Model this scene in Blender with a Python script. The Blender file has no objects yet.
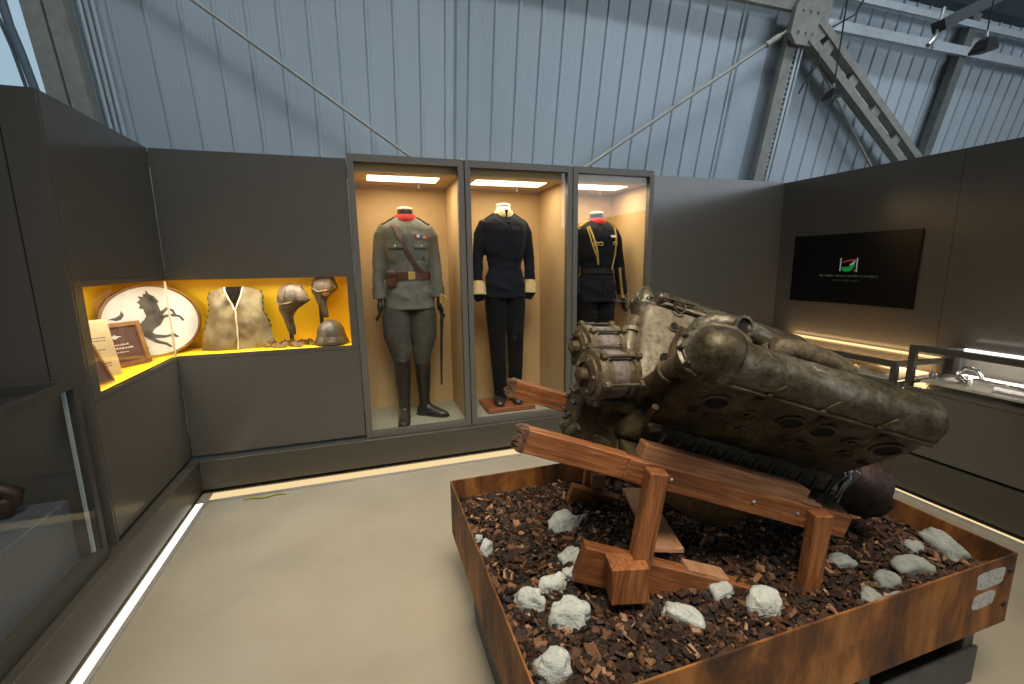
import bpy, bmesh, math, random
from mathutils import Vector, Matrix, noise as mnoise
R_ = random.Random(7)
SC = bpy.context.scene
COL = SC.collection
V = Vector
pi = math.pi

# ------------------------------------------------------------------ geometry collector
class G:
    def __init__(s):
        s.bm = bmesh.new(); s.mi = 0
    def _tag(s, faces):
        for f in faces: f.material_index = s.mi
    def faces(s, verts, faces):
        vs = [s.bm.verts.new(v) for v in verts]
        fs = []
        for f in faces:
            try: fs.append(s.bm.faces.new([vs[i] for i in f]))
            except ValueError: pass
        s._tag(fs); return vs
    def box(s, c, size, rot=None, bevel=0.0, seg=1):
        m = Matrix.Translation(V(c))
        if rot is not None: m = m @ (rot.to_4x4() if len(rot) == 3 else rot)
        r = bmesh.ops.create_cube(s.bm, size=1.0, matrix=m @ Matrix.Diagonal((*size, 1)))
        vs = r['verts']; es = list({e for v in vs for e in v.link_edges}); fs = list({f for v in vs for f in v.link_faces})
        s._tag(fs)
        if bevel:
            o = bmesh.ops.bevel(s.bm, geom=es, offset=bevel, segments=seg, profile=.5, affect='EDGES')
            s._tag(o['faces'])
    def span(s, a, b, bevel=0.0, seg=1):          # box between two corners
        a, b = V(a), V(b)
        s.box((a + b) / 2, [abs(b[i] - a[i]) for i in range(3)], None, bevel, seg)
    def loft(s, rings, cap=True, closed=True):
        rv = [[s.bm.verts.new(p) for p in r] for r in rings]
        fs = []
        n = len(rv[0])
        for i in range(len(rv) - 1):
            for j in range(n if closed else n - 1):
                k = (j + 1) % n
                fs.append(s.bm.faces.new((rv[i][j], rv[i][k], rv[i + 1][k], rv[i + 1][j])))
        if cap and closed:
            fs.append(s.bm.faces.new(list(reversed(rv[0])))); fs.append(s.bm.faces.new(rv[-1]))
        s._tag(fs)
    def tube(s, pts, rad, seg=12, cap=True, flat=None):
        pts = [V(p) for p in pts]
        if not hasattr(rad, '__len__'): rad = [rad] * len(pts)
        rings = []; up = None
        for i, p in enumerate(pts):
            t = (pts[min(i + 1, len(pts) - 1)] - pts[max(i - 1, 0)]).normalized()
            if up is None:
                up = V((0, 0, 1)) if abs(t.z) < .9 else V((0, 1, 0))
            x = t.cross(up)
            if x.length < 1e-4: x = t.orthogonal()
            x.normalize(); y = x.cross(t).normalized(); up = y
            r = rad[i]; rx, ry = (r, r) if flat is None else (r * flat[0], r * flat[1])
            rings.append([p + x * (rx * math.cos(2 * pi * k / seg)) + y * (ry * math.sin(2 * pi * k / seg)) for k in range(seg)])
        s.loft(rings, cap)
    def lathe(s, prof, o, axis, seg=24, cap=True, xdir=None):
        o = V(o); ax = V(axis).normalized()
        x = (V(xdir) if xdir is not None else ax.orthogonal()); x = (x - ax * x.dot(ax)).normalized(); y = ax.cross(x)
        s.loft([[o + ax * h + x * (max(r, 1e-4) * math.cos(2 * pi * k / seg)) + y * (max(r, 1e-4) * math.sin(2 * pi * k / seg)) for k in range(seg)] for r, h in prof], cap)
    def ball(s, c, r, seg=16, ring=10, rot=None):
        if not hasattr(r, '__len__'): r = (r, r, r)
        m = Matrix.Translation(V(c))
        if rot is not None: m = m @ rot.to_4x4()
        o = bmesh.ops.create_uvsphere(s.bm, u_segments=seg, v_segments=ring, radius=1, matrix=m @ Matrix.Diagonal((*r, 1)))
        s._tag({f for v in o['verts'] for f in v.link_faces}); return o['verts']
    def prism(s, poly, fr, depth):                # poly in 2D, fr = (origin, xdir, ydir, ndir); extruded along ndir
        o, x, y, n = [V(q) for q in fr]
        a = [o + x * p[0] + y * p[1] for p in poly]; b = [p + n * depth for p in a]
        s.loft([a, b])
    def path_box(s, a, b, w, h, up=(0, 0, 1), bevel=0.0):   # square timber from a to b
        a, b = V(a), V(b); t = (b - a); L = t.length; t.normalize()
        u = V(up); u = (u - t * u.dot(t)).normalized(); sd = t.cross(u)
        m = Matrix((t, sd, u)).transposed()
        s.box((a + b) / 2, (L, w, h), m, bevel)
    def ribbon(s, pts, nrm, w, th):               # flat strap along points; nrm = outward normals
        rings = []
        pts = [V(p) for p in pts]
        for i, p in enumerate(pts):
            t = (pts[min(i + 1, len(pts) - 1)] - pts[max(i - 1, 0)]).normalized()
            n = V(nrm[i]); n = (n - t * n.dot(t)).normalized(); x = t.cross(n)
            rings.append([p - x * w / 2, p + x * w / 2, p + x * w / 2 + n * th, p - x * w / 2 + n * th])
        s.loft(rings)

def mesh_of(g, name, mats, smooth=None, M=None):
    bmesh.ops.recalc_face_normals(g.bm, faces=g.bm.faces[:])
    me = bpy.data.meshes.new(name); g.bm.to_mesh(me); g.bm.free()
    if M is not None: me.transform(M)
    for m in (mats if isinstance(mats, (list, tuple)) else [mats]): me.materials.append(m)
    if smooth is not None:
        me.shade_smooth()
        if smooth < 179: me.set_sharp_from_angle(angle=math.radians(smooth))
    return me
def remesh(g, voxel, smooth_it=4):
    """fuse overlapping closed pieces of a collector into one continuous skin"""
    me = bpy.data.meshes.new('tmp'); bmesh.ops.recalc_face_normals(g.bm, faces=g.bm.faces[:]); g.bm.to_mesh(me); g.bm.free()
    o = bpy.data.objects.new('tmp', me); COL.objects.link(o)
    md = o.modifiers.new('r', 'REMESH'); md.mode = 'VOXEL'; md.voxel_size = voxel
    sm = o.modifiers.new('s', 'SMOOTH'); sm.iterations = smooth_it; sm.factor = .5
    dg = bpy.context.evaluated_depsgraph_get(); m2 = bpy.data.meshes.new_from_object(o.evaluated_get(dg))
    bpy.data.objects.remove(o); bpy.data.meshes.remove(me)
    g2 = G(); g2.bm.from_mesh(m2); bpy.data.meshes.remove(m2); return g2
def tag(o, label=None, cat=None, group=None, kind=None):
    if label: o['label'] = label
    if cat: o['category'] = cat
    if group: o['group'] = group
    if kind: o['kind'] = kind
    return o
ROOTM = {}
def thing(name, loc, label, cat, group=None, rz=0):
    o = bpy.data.objects.new(name, None); COL.objects.link(o); o.empty_display_size = .1
    o.location = loc; o.rotation_euler = (0, 0, rz)
    ROOTM[o.name] = Matrix.Translation(V(loc)) @ Matrix.Rotation(rz, 4, 'Z')
    return tag(o, label, cat, group)
def part(name, g, mats, parent, smooth=None, label=None, kind=None, local=False):
    M = ROOTM[parent.name]
    me = mesh_of(g, name, mats, smooth, None if local else M.inverted())
    o = bpy.data.objects.new(name, me); COL.objects.link(o); o.parent = parent
    ROOTM[o.name] = M
    return tag(o, label, kind=kind)
def solo(name, g, mats, label, cat, group=None, smooth=None, kind=None):
    vs = [v.co for v in g.bm.verts]
    c = V(((min(v.x for v in vs) + max(v.x for v in vs)) / 2, (min(v.y for v in vs) + max(v.y for v in vs)) / 2, min(v.z for v in vs)))
    me = mesh_of(g, name, mats, smooth, Matrix.Translation(-c))
    o = bpy.data.objects.new(name, me); COL.objects.link(o); o.location = c
    ROOTM[o.name] = Matrix.Translation(c)
    return tag(o, label, cat, group, kind)
def struct(name, g, mats, smooth=None, label=None):
    me = mesh_of(g, name, mats, smooth); o = bpy.data.objects.new(name, me); COL.objects.link(o); ROOTM[o.name] = Matrix.Identity(4)
    return tag(o, label, kind='structure')

# ------------------------------------------------------------------ materials
def nd(nt, typ, **kw):
    n = nt.nodes.new(typ)
    for k, v in kw.items():
        if hasattr(n, k): setattr(n, k, v)
        else: n.inputs[k].default_value = v
    return n
def base(name, rough=.6, metal=0., spec=.5):
    m = bpy.data.materials.new(name); m.use_nodes = True; nt = m.node_tree
    b = nt.nodes['Principled BSDF']
    b.inputs['Roughness'].default_value = rough; b.inputs['Metallic'].default_value = metal
    b.inputs['Specular IOR Level'].default_value = spec
    return m, nt, b
def mapping(nt, scale=(1, 1, 1), rot=(0, 0, 0), coord='Object'):
    tc = nt.nodes.new('ShaderNodeTexCoord'); mp = nt.nodes.new('ShaderNodeMapping')
    mp.inputs['Scale'].default_value = scale; mp.inputs['Rotation'].default_value = rot
    nt.links.new(tc.outputs[coord], mp.inputs['Vector']); return mp.outputs['Vector']
def ramp(nt, fac, stops):
    r = nt.nodes.new('ShaderNodeValToRGB'); e = r.color_ramp.elements
    while len(e) < len(stops): e.new(.5)
    for i, (p, c) in enumerate(stops): e[i].position = p; e[i].color = (*c, 1) if len(c) == 3 else c
    nt.links.new(fac, r.inputs['Fac']); return r.outputs['Color']
def noise_fac(nt, vec, scale, detail=4, rough=.55, dist=0):
    n = nt.nodes.new('ShaderNodeTexNoise'); n.inputs['Scale'].default_value = scale; n.inputs['Detail'].default_value = detail
    n.inputs['Roughness'].default_value = rough; n.inputs['Distortion'].default_value = dist
    nt.links.new(vec, n.inputs['Vector']); return n.outputs['Fac']
def bump(nt, b, h, strength=.3, dist=.01):
    n = nt.nodes.new('ShaderNodeBump'); n.inputs['Strength'].default_value = strength; n.inputs['Distance'].default_value = dist
    nt.links.new(h, n.inputs['Height']); nt.links.new(n.outputs['Normal'], b.inputs['Normal'])
def mat(name, c1, c2=None, scale=8, rough=.6, metal=0., spec=.5, stretch=(1, 1, 1), bumps=0., bscale=None, lo=.35, hi=.65, bdist=.004, rvar=0):
    m, nt, b = base(name, rough, metal, spec); vec = mapping(nt, stretch)
    f = noise_fac(nt, vec, scale)
    c = ramp(nt, f, [(lo, c1), (hi, c2 or c1)]); nt.links.new(c, b.inputs['Base Color'])
    if rvar:
        r = ramp(nt, f, [(lo, (rough - rvar,) * 3), (hi, (rough + rvar,) * 3)]); nt.links.new(r, b.inputs['Roughness'])
    if bumps: bump(nt, b, noise_fac(nt, vec, bscale or scale * 3, 6), bumps, bdist)
    return m
def cloth(name, c1, c2, weave=500, rough=.9, fold=.25):
    m, nt, b = base(name, rough, 0, .2); vec = mapping(nt)
    c = ramp(nt, noise_fac(nt, vec, 9, 5), [(.35, c1), (.65, c2)]); nt.links.new(c, b.inputs['Base Color'])
    b.inputs['Sheen Weight'].default_value = .03
    n1 = noise_fac(nt, vec, 14, 3); n2 = noise_fac(nt, vec, weave, 2)
    ad = nd(nt, 'ShaderNodeMath', operation='MULTIPLY_ADD'); ad.inputs[1].default_value = .12
    nt.links.new(n2, ad.inputs[0]); nt.links.new(n1, ad.inputs[2]); bump(nt, b, ad.outputs[0], fold, .02)
    return m
def emit(name, col, s):
    m = bpy.data.materials.new(name); m.use_nodes = True; nt = m.node_tree; nt.nodes.remove(nt.nodes['Principled BSDF'])
    e = nd(nt, 'ShaderNodeEmission'); e.inputs['Color'].default_value = (*col, 1); e.inputs['Strength'].default_value = s
    nt.links.new(e.outputs[0], nt.nodes['Material Output'].inputs['Surface']); return m
def glass(name, f0=.024, rough=.0):
    m = bpy.data.materials.new(name); m.use_nodes = True; nt = m.node_tree; nt.nodes.remove(nt.nodes['Principled BSDF'])
    ge = nd(nt, 'ShaderNodeNewGeometry'); dt = nd(nt, 'ShaderNodeVectorMath', operation='DOT_PRODUCT')
    nt.links.new(ge.outputs['Incoming'], dt.inputs[0]); nt.links.new(ge.outputs['Normal'], dt.inputs[1])
    ab = nd(nt, 'ShaderNodeMath', operation='ABSOLUTE'); nt.links.new(dt.outputs['Value'], ab.inputs[0])
    su = nd(nt, 'ShaderNodeMath', operation='SUBTRACT'); su.inputs[0].default_value = 1; nt.links.new(ab.outputs[0], su.inputs[1])
    pw = nd(nt, 'ShaderNodeMath', operation='POWER'); pw.inputs[1].default_value = 5; nt.links.new(su.outputs[0], pw.inputs[0])
    sc = nd(nt, 'ShaderNodeMath', operation='MULTIPLY_ADD'); sc.inputs[1].default_value = .6; sc.inputs[2].default_value = f0; nt.links.new(pw.outputs[0], sc.inputs[0])
    t = nd(nt, 'ShaderNodeBsdfTransparent'); t.inputs['Color'].default_value = (.985, .995, .99, 1)
    gl = nd(nt, 'ShaderNodeBsdfGlossy'); gl.inputs['Roughness'].default_value = rough
    mx = nd(nt, 'ShaderNodeMixShader')
    nt.links.new(sc.outputs[0], mx.inputs[0]); nt.links.new(t.outputs[0], mx.inputs[1]); nt.links.new(gl.outputs[0], mx.inputs[2])
    nt.links.new(mx.outputs[0], nt.nodes['Material Output'].inputs['Surface']); return m
def wood(name, cols, scale=3.0, stretch=(1, 9, 9), rough=.5, frame=False, bumps=.15):
    m, nt, b = base(name, rough, 0, .35); vec = mapping(nt, stretch)
    if frame:      # grain follows the tilted stand
        tc = nt.nodes.new('ShaderNodeTexCoord'); vec = tc.outputs['Object']
        for rot, scl in (((0, 0, math.radians(15)), (1, 1, 1)), ((0, math.radians(-17.75 if frame is True else -frame), 0), (1, 1, 1)), ((0, 0, 0), stretch)):
            mp = nt.nodes.new('ShaderNodeMapping'); mp.inputs['Rotation'].default_value = rot; mp.inputs['Scale'].default_value = scl
            nt.links.new(vec, mp.inputs['Vector']); vec = mp.outputs['Vector']
    f = noise_fac(nt, vec, scale, 8, .6, 1.2)
    c = ramp(nt, f, [(.25, cols[0]), (.5, cols[1]), (.75, cols[2])])
    f2 = noise_fac(nt, mapping(nt), 3.0, 4)
    mx = nd(nt, 'ShaderNodeMix', data_type='RGBA', blend_type='MULTIPLY'); mx.inputs[0].default_value = .8
    nt.links.new(c, mx.inputs[6]); nt.links.new(ramp(nt, f2, [(.35, (.5, .42, .38)), (.55, (1, 1, 1))]), mx.inputs[7])
    nt.links.new(mx.outputs[2], b.inputs['Base Color']); bump(nt, b, f, bumps, .004); return m

M = {}
M['panel'] = mat('panel laminate', (.088, .081, .070), (.10, .092, .08), 90, .20, 0, .5, bumps=.02, bscale=300)
M['panel_edge'] = mat('panel edge', (.045, .043, .04), (.055, .052, .048), 40, .5)
M['gap'] = mat('shadow gap', (.01, .01, .01), None, 5, .9)
M['frame'] = mat('showcase frame lacquer', (.10, .095, .085), (.115, .108, .096), 60, .45)
M['dark_frame'] = mat('dark case frame', (.045, .044, .041), (.056, .054, .05), 30, .38)
M['plinth'] = mat('plinth laminate', (.056, .051, .041), (.066, .060, .048), 60, .36, 0, .5, bumps=.02, bscale=300)
M['alu'] = mat('aluminium profile', (.55, .55, .53), (.62, .62, .6), 50, .35, .6)
M['led'] = emit('led diffuser warm', (1, .74, .38), .95)
M['led_w'] = emit('led diffuser white', (1, .88, .74), 1.7)
M['led_back'] = emit('led tape back', (1, .62, .28), 1.6)
M['led_cold'] = emit('led tape cold', (1, .93, .88), 1.8)
M['lamp'] = emit('light panel warm', (1, .90, .70), 3.0)
M['yellow'] = mat('yellow lining', (.93, .56, .004), (.95, .59, .006), 20, .55)
M['beige'] = mat('beige lining', (.50, .345, .17), (.54, .375, .19), 60, .8, bumps=.05, bscale=200)
M['case_floor'] = mat('case floor felt', (.28, .27, .2), (.33, .31, .24), 30, .8)
M['glass'] = glass('showcase glass')
M['glass_low'] = glass('anti glare glass', .012)
# floor: trowelled resin screed
m, nt, b = base('floor screed', .38, 0, .4); vec = mapping(nt, coord='Object')
nt.links.new(ramp(nt, noise_fac(nt, vec, 1.6, 6, .6, .4), [(.3, (.30, .27, .215)), (.7, (.37, .335, .27))]), b.inputs['Base Color'])
nt.links.new(ramp(nt, noise_fac(nt, vec, 3.2, 6), [(.3, (.30,) * 3), (.7, (.5,) * 3)]), b.inputs['Roughness'])
bump(nt, b, noise_fac(nt, vec, 60, 4), .04, .004); M['floor'] = m
# hall cladding: pale metal sheet with fine pressed lines
m, nt, b = base('cladding sheet', .5, .15, .4); vec = mapping(nt)
nt.links.new(ramp(nt, noise_fac(nt, mapping(nt, (1, .25, .25)), 1.3, 4), [(.3, (.46, .52, .56)), (.7, (.55, .61, .65))]), b.inputs['Base Color'])
w = nd(nt, 'ShaderNodeTexWave', wave_type='BANDS', bands_direction='X'); w.inputs['Scale'].default_value = 11; nt.links.new(vec, w.inputs['Vector'])
bump(nt, b, w.outputs['Fac'], .22, .003); M['cladding'] = m
M['flashing'] = mat('flashing sheet', (.42, .48, .53), (.48, .54, .58), 3, .5, .15)
M['steel'] = mat('grey painted steel', (.28, .27, .23), (.36, .345, .30), 14, .55, bumps=.1, bscale=60)
M['steel_dark'] = mat('dark steel paint', (.13, .135, .125), (.18, .185, .17), 14, .5)
M['steel_light'] = mat('pale galvanised purlin', (.52, .56, .58), (.60, .64, .66), 10, .45, .3)
M['rod'] = mat('tie rod paint', (.36, .33, .28), (.42, .39, .33), 20, .5)
M['black'] = mat('black plastic', (.012, .012, .013), (.018, .018, .02), 30, .45)
M['conduit'] = mat('dark conduit', (.05, .055, .06), None, 10, .5)
# corten
m, nt, b = base('weathering steel', .62, .1, .4); vec = mapping(nt, (1, 1, .55))
c = ramp(nt, noise_fac(nt, vec, 5.5, 9, .62, .5), [(.33, (.05, .026, .019)), (.45, (.17, .066, .022)), (.55, (.34, .135, .033)), (.70, (.44, .215, .07))])
f2 = ramp(nt, noise_fac(nt, mapping(nt, (6, 6, .8)), 3, 5), [(.4, (.42, .40, .42)), (.62, (1, 1, 1))])
mx = nd(nt, 'ShaderNodeMix', data_type='RGBA', blend_type='MULTIPLY'); mx.inputs[0].default_value = .75
nt.links.new(c, mx.inputs[6]); nt.links.new(f2, mx.inputs[7]); nt.links.new(mx.outputs[2], b.inputs['Base Color'])
bump(nt, b, noise_fac(nt, vec, 90, 6), .25, .003); M['corten'] = m
# bark
m, nt, b = base('bark chips', .7, 0, .4)
gi = nd(nt, 'ShaderNodeNewGeometry')
c = ramp(nt, gi.outputs['Random Per Island'], [(0, (.010, .0055, .004)), (.45, (.030, .0145, .008)), (.75, (.080, .036, .017)), (.93, (.18, .085, .042)), (1, (.38, .23, .14))])
nt.links.new(c, b.inputs['Base Color']); bump(nt, b, noise_fac(nt, mapping(nt, (1, 1, 1)), 160, 4), .5, .004); M['bark'] = m
M['soil'] = mat('dark soil', (.012, .008, .006), (.03, .018, .012), 40, .9, bumps=.8, bscale=90, bdist=.02)
M['stone'] = mat('white limestone', (.36, .395, .385), (.54, .57, .55), 12, .85, bumps=.8, bscale=45, bdist=.02)
M['stone_grey'] = mat('grey limestone', (.19, .21, .20), (.31, .33, .31), 12, .85, bumps=.6, bscale=26, bdist=.02)
M['timber'] = wood('varnished timber', [(.065, .022, .009), (.22, .082, .030), (.39, .175, .072)], 4.5, (1, 16, 16), frame=True, bumps=.3)
M['timber_up'] = wood('varnished timber upright', [(.075, .026, .010), (.25, .095, .034), (.42, .19, .078)], 4.5, (16, 16, 1), frame=6.0, bumps=.3)
M['timber_pale'] = wood('pale timber', [(.28, .14, .075), (.42, .225, .125), (.52, .30, .18)], 4.0, (12, 2, 12), frame=True, bumps=.3)
M['timber_brown'] = wood('brown timber', [(.12, .055, .027), (.28, .14, .07), (.42, .235, .13)], 4.5, (1, 16, 16), frame=True, bumps=.3)
M['splinter'] = mat('splintered dark wood', (.035, .018, .012), (.16, .085, .05), 60, .8)
M['nail'] = mat('nail steel', (.6, .6, .58), None, 5, .35, .9)
# engine metals
def metal_dirty(name, c1, c2, c3, rough=.5, metal=.35, sc=7):
    m, nt, b = base(name, rough, metal, .4); vec = mapping(nt)
    c = ramp(nt, noise_fac(nt, vec, sc, 8, .66, .3), [(.32, c1), (.5, c2), (.68, c3)])
    sp = ramp(nt, noise_fac(nt, vec, sc * 7, 6, .7), [(.34, (.38, .35, .32)), (.50, (.95, .95, .95)), (.66, (1.25, 1.25, 1.22))])
    mx = nd(nt, 'ShaderNodeMix', data_type='RGBA', blend_type='MULTIPLY'); mx.inputs[0].default_value = .85
    nt.links.new(c, mx.inputs[6]); nt.links.new(sp, mx.inputs[7]); nt.links.new(mx.outputs[2], b.inputs['Base Color'])
    nt.links.new(ramp(nt, noise_fac(nt, vec, sc * 2.3, 5), [(.35, (rough - .15,) * 3), (.65, (rough + .15,) * 3)]), b.inputs['Roughness'])
    bump(nt, b, noise_fac(nt, vec, 85, 7, .7), .42, .004); return m
M['eng_cover'] = metal_dirty('cast cover patina', (.042, .033, .017), (.098, .083, .054), (.215, .205, .175), .38, .5, 11)
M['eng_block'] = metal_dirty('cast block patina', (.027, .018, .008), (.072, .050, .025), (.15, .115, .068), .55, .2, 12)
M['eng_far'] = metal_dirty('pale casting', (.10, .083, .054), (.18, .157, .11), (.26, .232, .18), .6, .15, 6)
M['eng_case'] = metal_dirty('oily crankcase', (.030, .021, .010), (.070, .052, .026), (.12, .095, .055), .5, .25, 10)
M['eng_mag'] = metal_dirty('magneto metal', (.042, .031, .016), (.108, .084, .05), (.205, .174, .124), .55, .2, 18)
M['eng_mag_cap'] = metal_dirty('magneto cap', (.11, .09, .085), (.17, .145, .135), (.21, .18, .165), .55, .1, 12)
M['eng_sump'] = metal_dirty('sump casting', (.07, .055, .028), (.13, .10, .055), (.19, .155, .09), .5, .25, 7)
M['eng_dark'] = metal_dirty('rusted dark steel', (.010, .007, .007), (.030, .018, .017), (.065, .038, .034), .5, .3, 12)
M['hole_dark'] = mat('hole_dark', (.004, .0035, .003), (.009, .007, .006), 20, .95)  # dark of uncut holes put into the colour, with soot at the exhausts
M['bright'] = mat('bright worn steel', (.3, .29, .26), (.55, .53, .48), 20, .32, .85)
M['stud'] = mat('stud steel', (.03, .024, .018), (.075, .062, .048), 50, .5, .5)
# cloth and leather
M['grey_wool'] = cloth('field grey wool', (.115, .115, .098), (.165, .163, .140), fold=.4)
M['grey_wool_dark'] = cloth('field grey breeches', (.060, .058, .047), (.085, .082, .068), fold=.4)
M['navy_wool'] = cloth('navy wool', (.0045, .006, .011), (.009, .011, .019))
M['navy_wool3'] = cloth('dark blue wool', (.005, .0055, .009), (.009, .010, .015))
M['navy_trs'] = cloth('black trouser wool', (.0035, .0035, .005), (.006, .006, .008))
M['red'] = cloth('red collar cloth', (.40, .028, .024), (.48, .042, .034), fold=.1)
M['cream'] = cloth('cream and gold collar cloth', (.60, .43, .20), (.72, .56, .33), fold=.15)
M['gold'] = mat('gold braid', (.55, .36, .08), (.72, .52, .18), 120, .4, .6, bumps=.4, bscale=220)
M['brown_leather'] = mat('brown leather', (.06, .022, .012), (.10, .04, .02), 18, .45, bumps=.2, bscale=120)
M['black_leather'] = mat('black leather', (.014, .012, .011), (.03, .026, .023), 14, .3, bumps=.15, bscale=60)
M['grey_leather'] = mat('worn brown grey leather', (.032, .02, .011), (.095, .064, .035), 16, .62, bumps=.35, bscale=50, bdist=.01)
M['dark_fur'] = mat('dark brown fur', (.018, .012, .009), (.05, .034, .024), 60, .9, bumps=.9, bscale=140, bdist=.02)
M['khaki'] = cloth('khaki canvas', (.15, .11, .058), (.25, .195, .11), fold=.6)
M['piping'] = mat('cream piping', (.62, .50, .32), (.68, .56, .38), 50, .8)
M['tan'] = mat('tan webbing', (.10, .052, .014), (.25, .14, .04), 40, .7, bumps=.4, bscale=90)
M['iron_helmet'] = mat('olive brown helmet paint', (.06, .045, .028), (.095, .072, .046), 14, .45, .1)
M['white_neck'] = mat('white mannequin', (.72, .70, .66), (.78, .76, .72), 10, .5)
M['grey_neck'] = mat('pale mannequin top', (.55, .48, .36), (.62, .55, .43), 10, .6)
M['ribbon_r'] = mat('ribbon red', (.5, .05, .04), None, 5, .8); M['ribbon_y'] = mat('ribbon gold', (.7, .45, .12), None, 5, .8)
M['ribbon_w'] = mat('ribbon white', (.75, .72, .66), None, 5, .8); M['ribbon_b'] = mat('ribbon blue', (.09, .12, .3), None, 5, .8)
M['base_wood'] = wood('mahogany stand', [(.15, .04, .015), (.26, .08, .03), (.36, .13, .05)])
M['frame_wood'] = wood('oak frame', [(.16, .07, .018), (.28, .13, .035), (.36, .18, .055)], stretch=(4, 4, 4))
M['paper'] = mat('aged paper', (.52, .40, .22), (.62, .49, .29), 12, .85)
M['parchment'] = mat('pale canvas board', (.58, .565, .52), (.68, .665, .62), 7, .8)
M['maroon'] = mat('maroon mount', (.075, .022, .016), (.10, .03, .02), 8, .6)
M['ink'] = mat('dark ink', (.045, .04, .036), (.085, .078, .072), 20, .8)
M['silver_ink'] = mat('pale lettering', (.55, .50, .45), None, 5, .5)
M['screen'] = mat('black screen', (.004, .004, .004), None, 5, .22, 0, .4)
M['scr_green'] = emit('screen green', (.02, .42, .08), .36); M['scr_red'] = emit('screen red', (.45, .05, .05), .35)
M['scr_white'] = emit('screen white', (.6, .62, .6), .35); M['scr_text'] = emit('screen text', (.5, .52, .42), .10); M['scr_dim'] = emit('screen dim text', (.5, .5, .42), .045)
M['grey_block'] = mat('grey display block', (.10, .115, .14), (.12, .135, .16), 40, .6)
M['base_grey'] = mat('dark grey base steel', (.055, .058, .06), (.075, .078, .08), 20, .55)
M['base_leg'] = mat('scuffed leg', (.10, .09, .075), (.19, .17, .15), 24, .6)
M['white_mark'] = mat('mottled white mark', (.24, .17, .12), (.46, .47, .47), 110, .7, lo=.30, hi=.50)
M['lime'] = mat('green yellow sleeve', (.22, .24, .03), (.32, .32, .05), 30, .6)
M['window'] = emit('daylit window', (.55, .78, .95), .62)
M['duct'] = mat('grey duct', (.13, .17, .20), (.18, .22, .25), 6, .6)
M['shelf'] = mat('pale shelf', (.50, .46, .40), (.55, .51, .45), 20, .5)
M['silver'] = mat('polished silver', (.65, .66, .68), (.8, .8, .82), 20, .2, .95)
M['card'] = mat('white card', (.75, .72, .68), None, 5, .7)
M['pale_wood'] = wood('pale spruce', [(.45, .27, .10), (.62, .40, .17), (.72, .50, .24)], stretch=(1, 6, 6))
M['shiny_brown'] = mat('dark carved wood', (.02, .009, .006), (.05, .022, .014), 20, .4, bumps=.3, bscale=60)
M['roof'] = mat('dark roof sheet', (.06, .09, .11), (.09, .12, .14), 4, .6)

# ================================================================== SETTING
BZ = 2.08          # top of the exhibition partitions
XL, YB, XR = -1.11, 3.15, 3.55
g = G(); g.span((-5, -4, -.1), (8, 6.0, 0)); struct('floor', g, M['floor'])

# hall cladding: leaning sheet wall with a raised rib every 0.2 m
TH = math.radians(12.5); HP = V((0, 4.1, 2.08)); HU = V((0, -math.sin(TH), math.cos(TH))); HN = V((0, math.cos(TH), math.sin(TH)))
def hall(x, t, off=0.0): return V((x, 0, 0)) + HP + HU * t - HN * off     # off = distance in front of the sheet
g = G(); prof = []
def rib(x): prof.extend([(x - .022, 0), (x - .013, .016), (x + .006, .016), (x + .013, 0)])
x = -1.86
bands = [(.80, .915), (3.55, 3.93)]
xs = [-1.868 + .1995 * i for i in range(80)]
for xx in xs:
    if any(a - .03 < xx < b + .03 for a, b in bands): continue
    rib(xx + .02)
prof = [(-1.9, 0)] + [p for p in prof if p[0] > -1.9] + [(14.5, 0)]
g.loft([[hall(px, t, po) for px, po in prof] for t in (-.9, .4, 1.3, 2.02)], cap=False, closed=False)
struct('wall_back', g, M['cladding'], label='pale blue grey ribbed metal cladding of the hall, leaning inwards')
for i, (a, b, o) in enumerate([(.80, .915, .03), (3.56, 3.90, .02)]):
    g = G(); g.loft([[hall(a, t, 0), hall(a + .02, t, o), hall(b - .012, t, o), hall(b, t, .045), hall(b + .006, t, 0)] for t in (-.5, 2.02)], cap=False, closed=False)
    struct('trim_%d' % (i + 1), g, M['flashing'], label='smooth flashing strip between the ribbed sheets')
# roof edge high on the right
g = G(); g.loft([[hall(x, t, o) for t, o in ((2.03, .02), (2.06, .10), (3.2, .9), (3.2, .95), (2.02, -.02))] for x in (-2.5, 14.5)]); struct('ceiling', g, M['roof'], label='dark sheet roof edge above the cladding')
# daylit window at the far left of the leaning wall
g = G(); g.loft([[hall(-3.3, t, o) for t, o in ((-.6, .0), (2.0, .0), (2.0, -.03), (-.6, -.03))], [hall(-1.875, t, o) for t, o in ((-.6, .0), (2.0, .0), (2.0, -.03), (-.6, -.03))]])
struct('window_1', g, M['window'], label='bright hall window beyond the steel column')

# exhibition partitions -------------------------------------------------
T = .006
g = G()
g.span((-1.135, 2.258, 1.372), (XL, YB, BZ))                    # upper left panel
g.span((-1.135, 2.258, .245), (XL, YB, .862))                   # lower left panel
g.span((-3.2, 2.244, .2), (-1.235, 2.27, BZ)); g.span((-1.229, 2.244, .2), (-1.112, 2.257, BZ))   # end panel facing the visitor
g.span((-3.2, 2.285, BZ - .02), (-1.14, 3.6, BZ)); g.span((-1.6, 2.285, .2), (-1.15, 3.5, .26))
struct('wall_left', g, M['panel'], label='dark grey left partition panels')
g = G(); g.span((-3.2, 2.271, .2), (-1.137, 2.28, BZ - .005)); struct('trim_3', g, M['gap'])
g = G()
g.span((XL + .004, YB, 1.372), (-.066, YB + .025, BZ)); g.span((XL + .004, YB, .245), (-.066, YB + .025, .862)); g.span((XL, YB + .03, BZ - .02), (-.066, YB + .6, BZ))
struct('wall_middle', g, M['panel'], label='dark grey partition panels left of the showcases')
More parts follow.
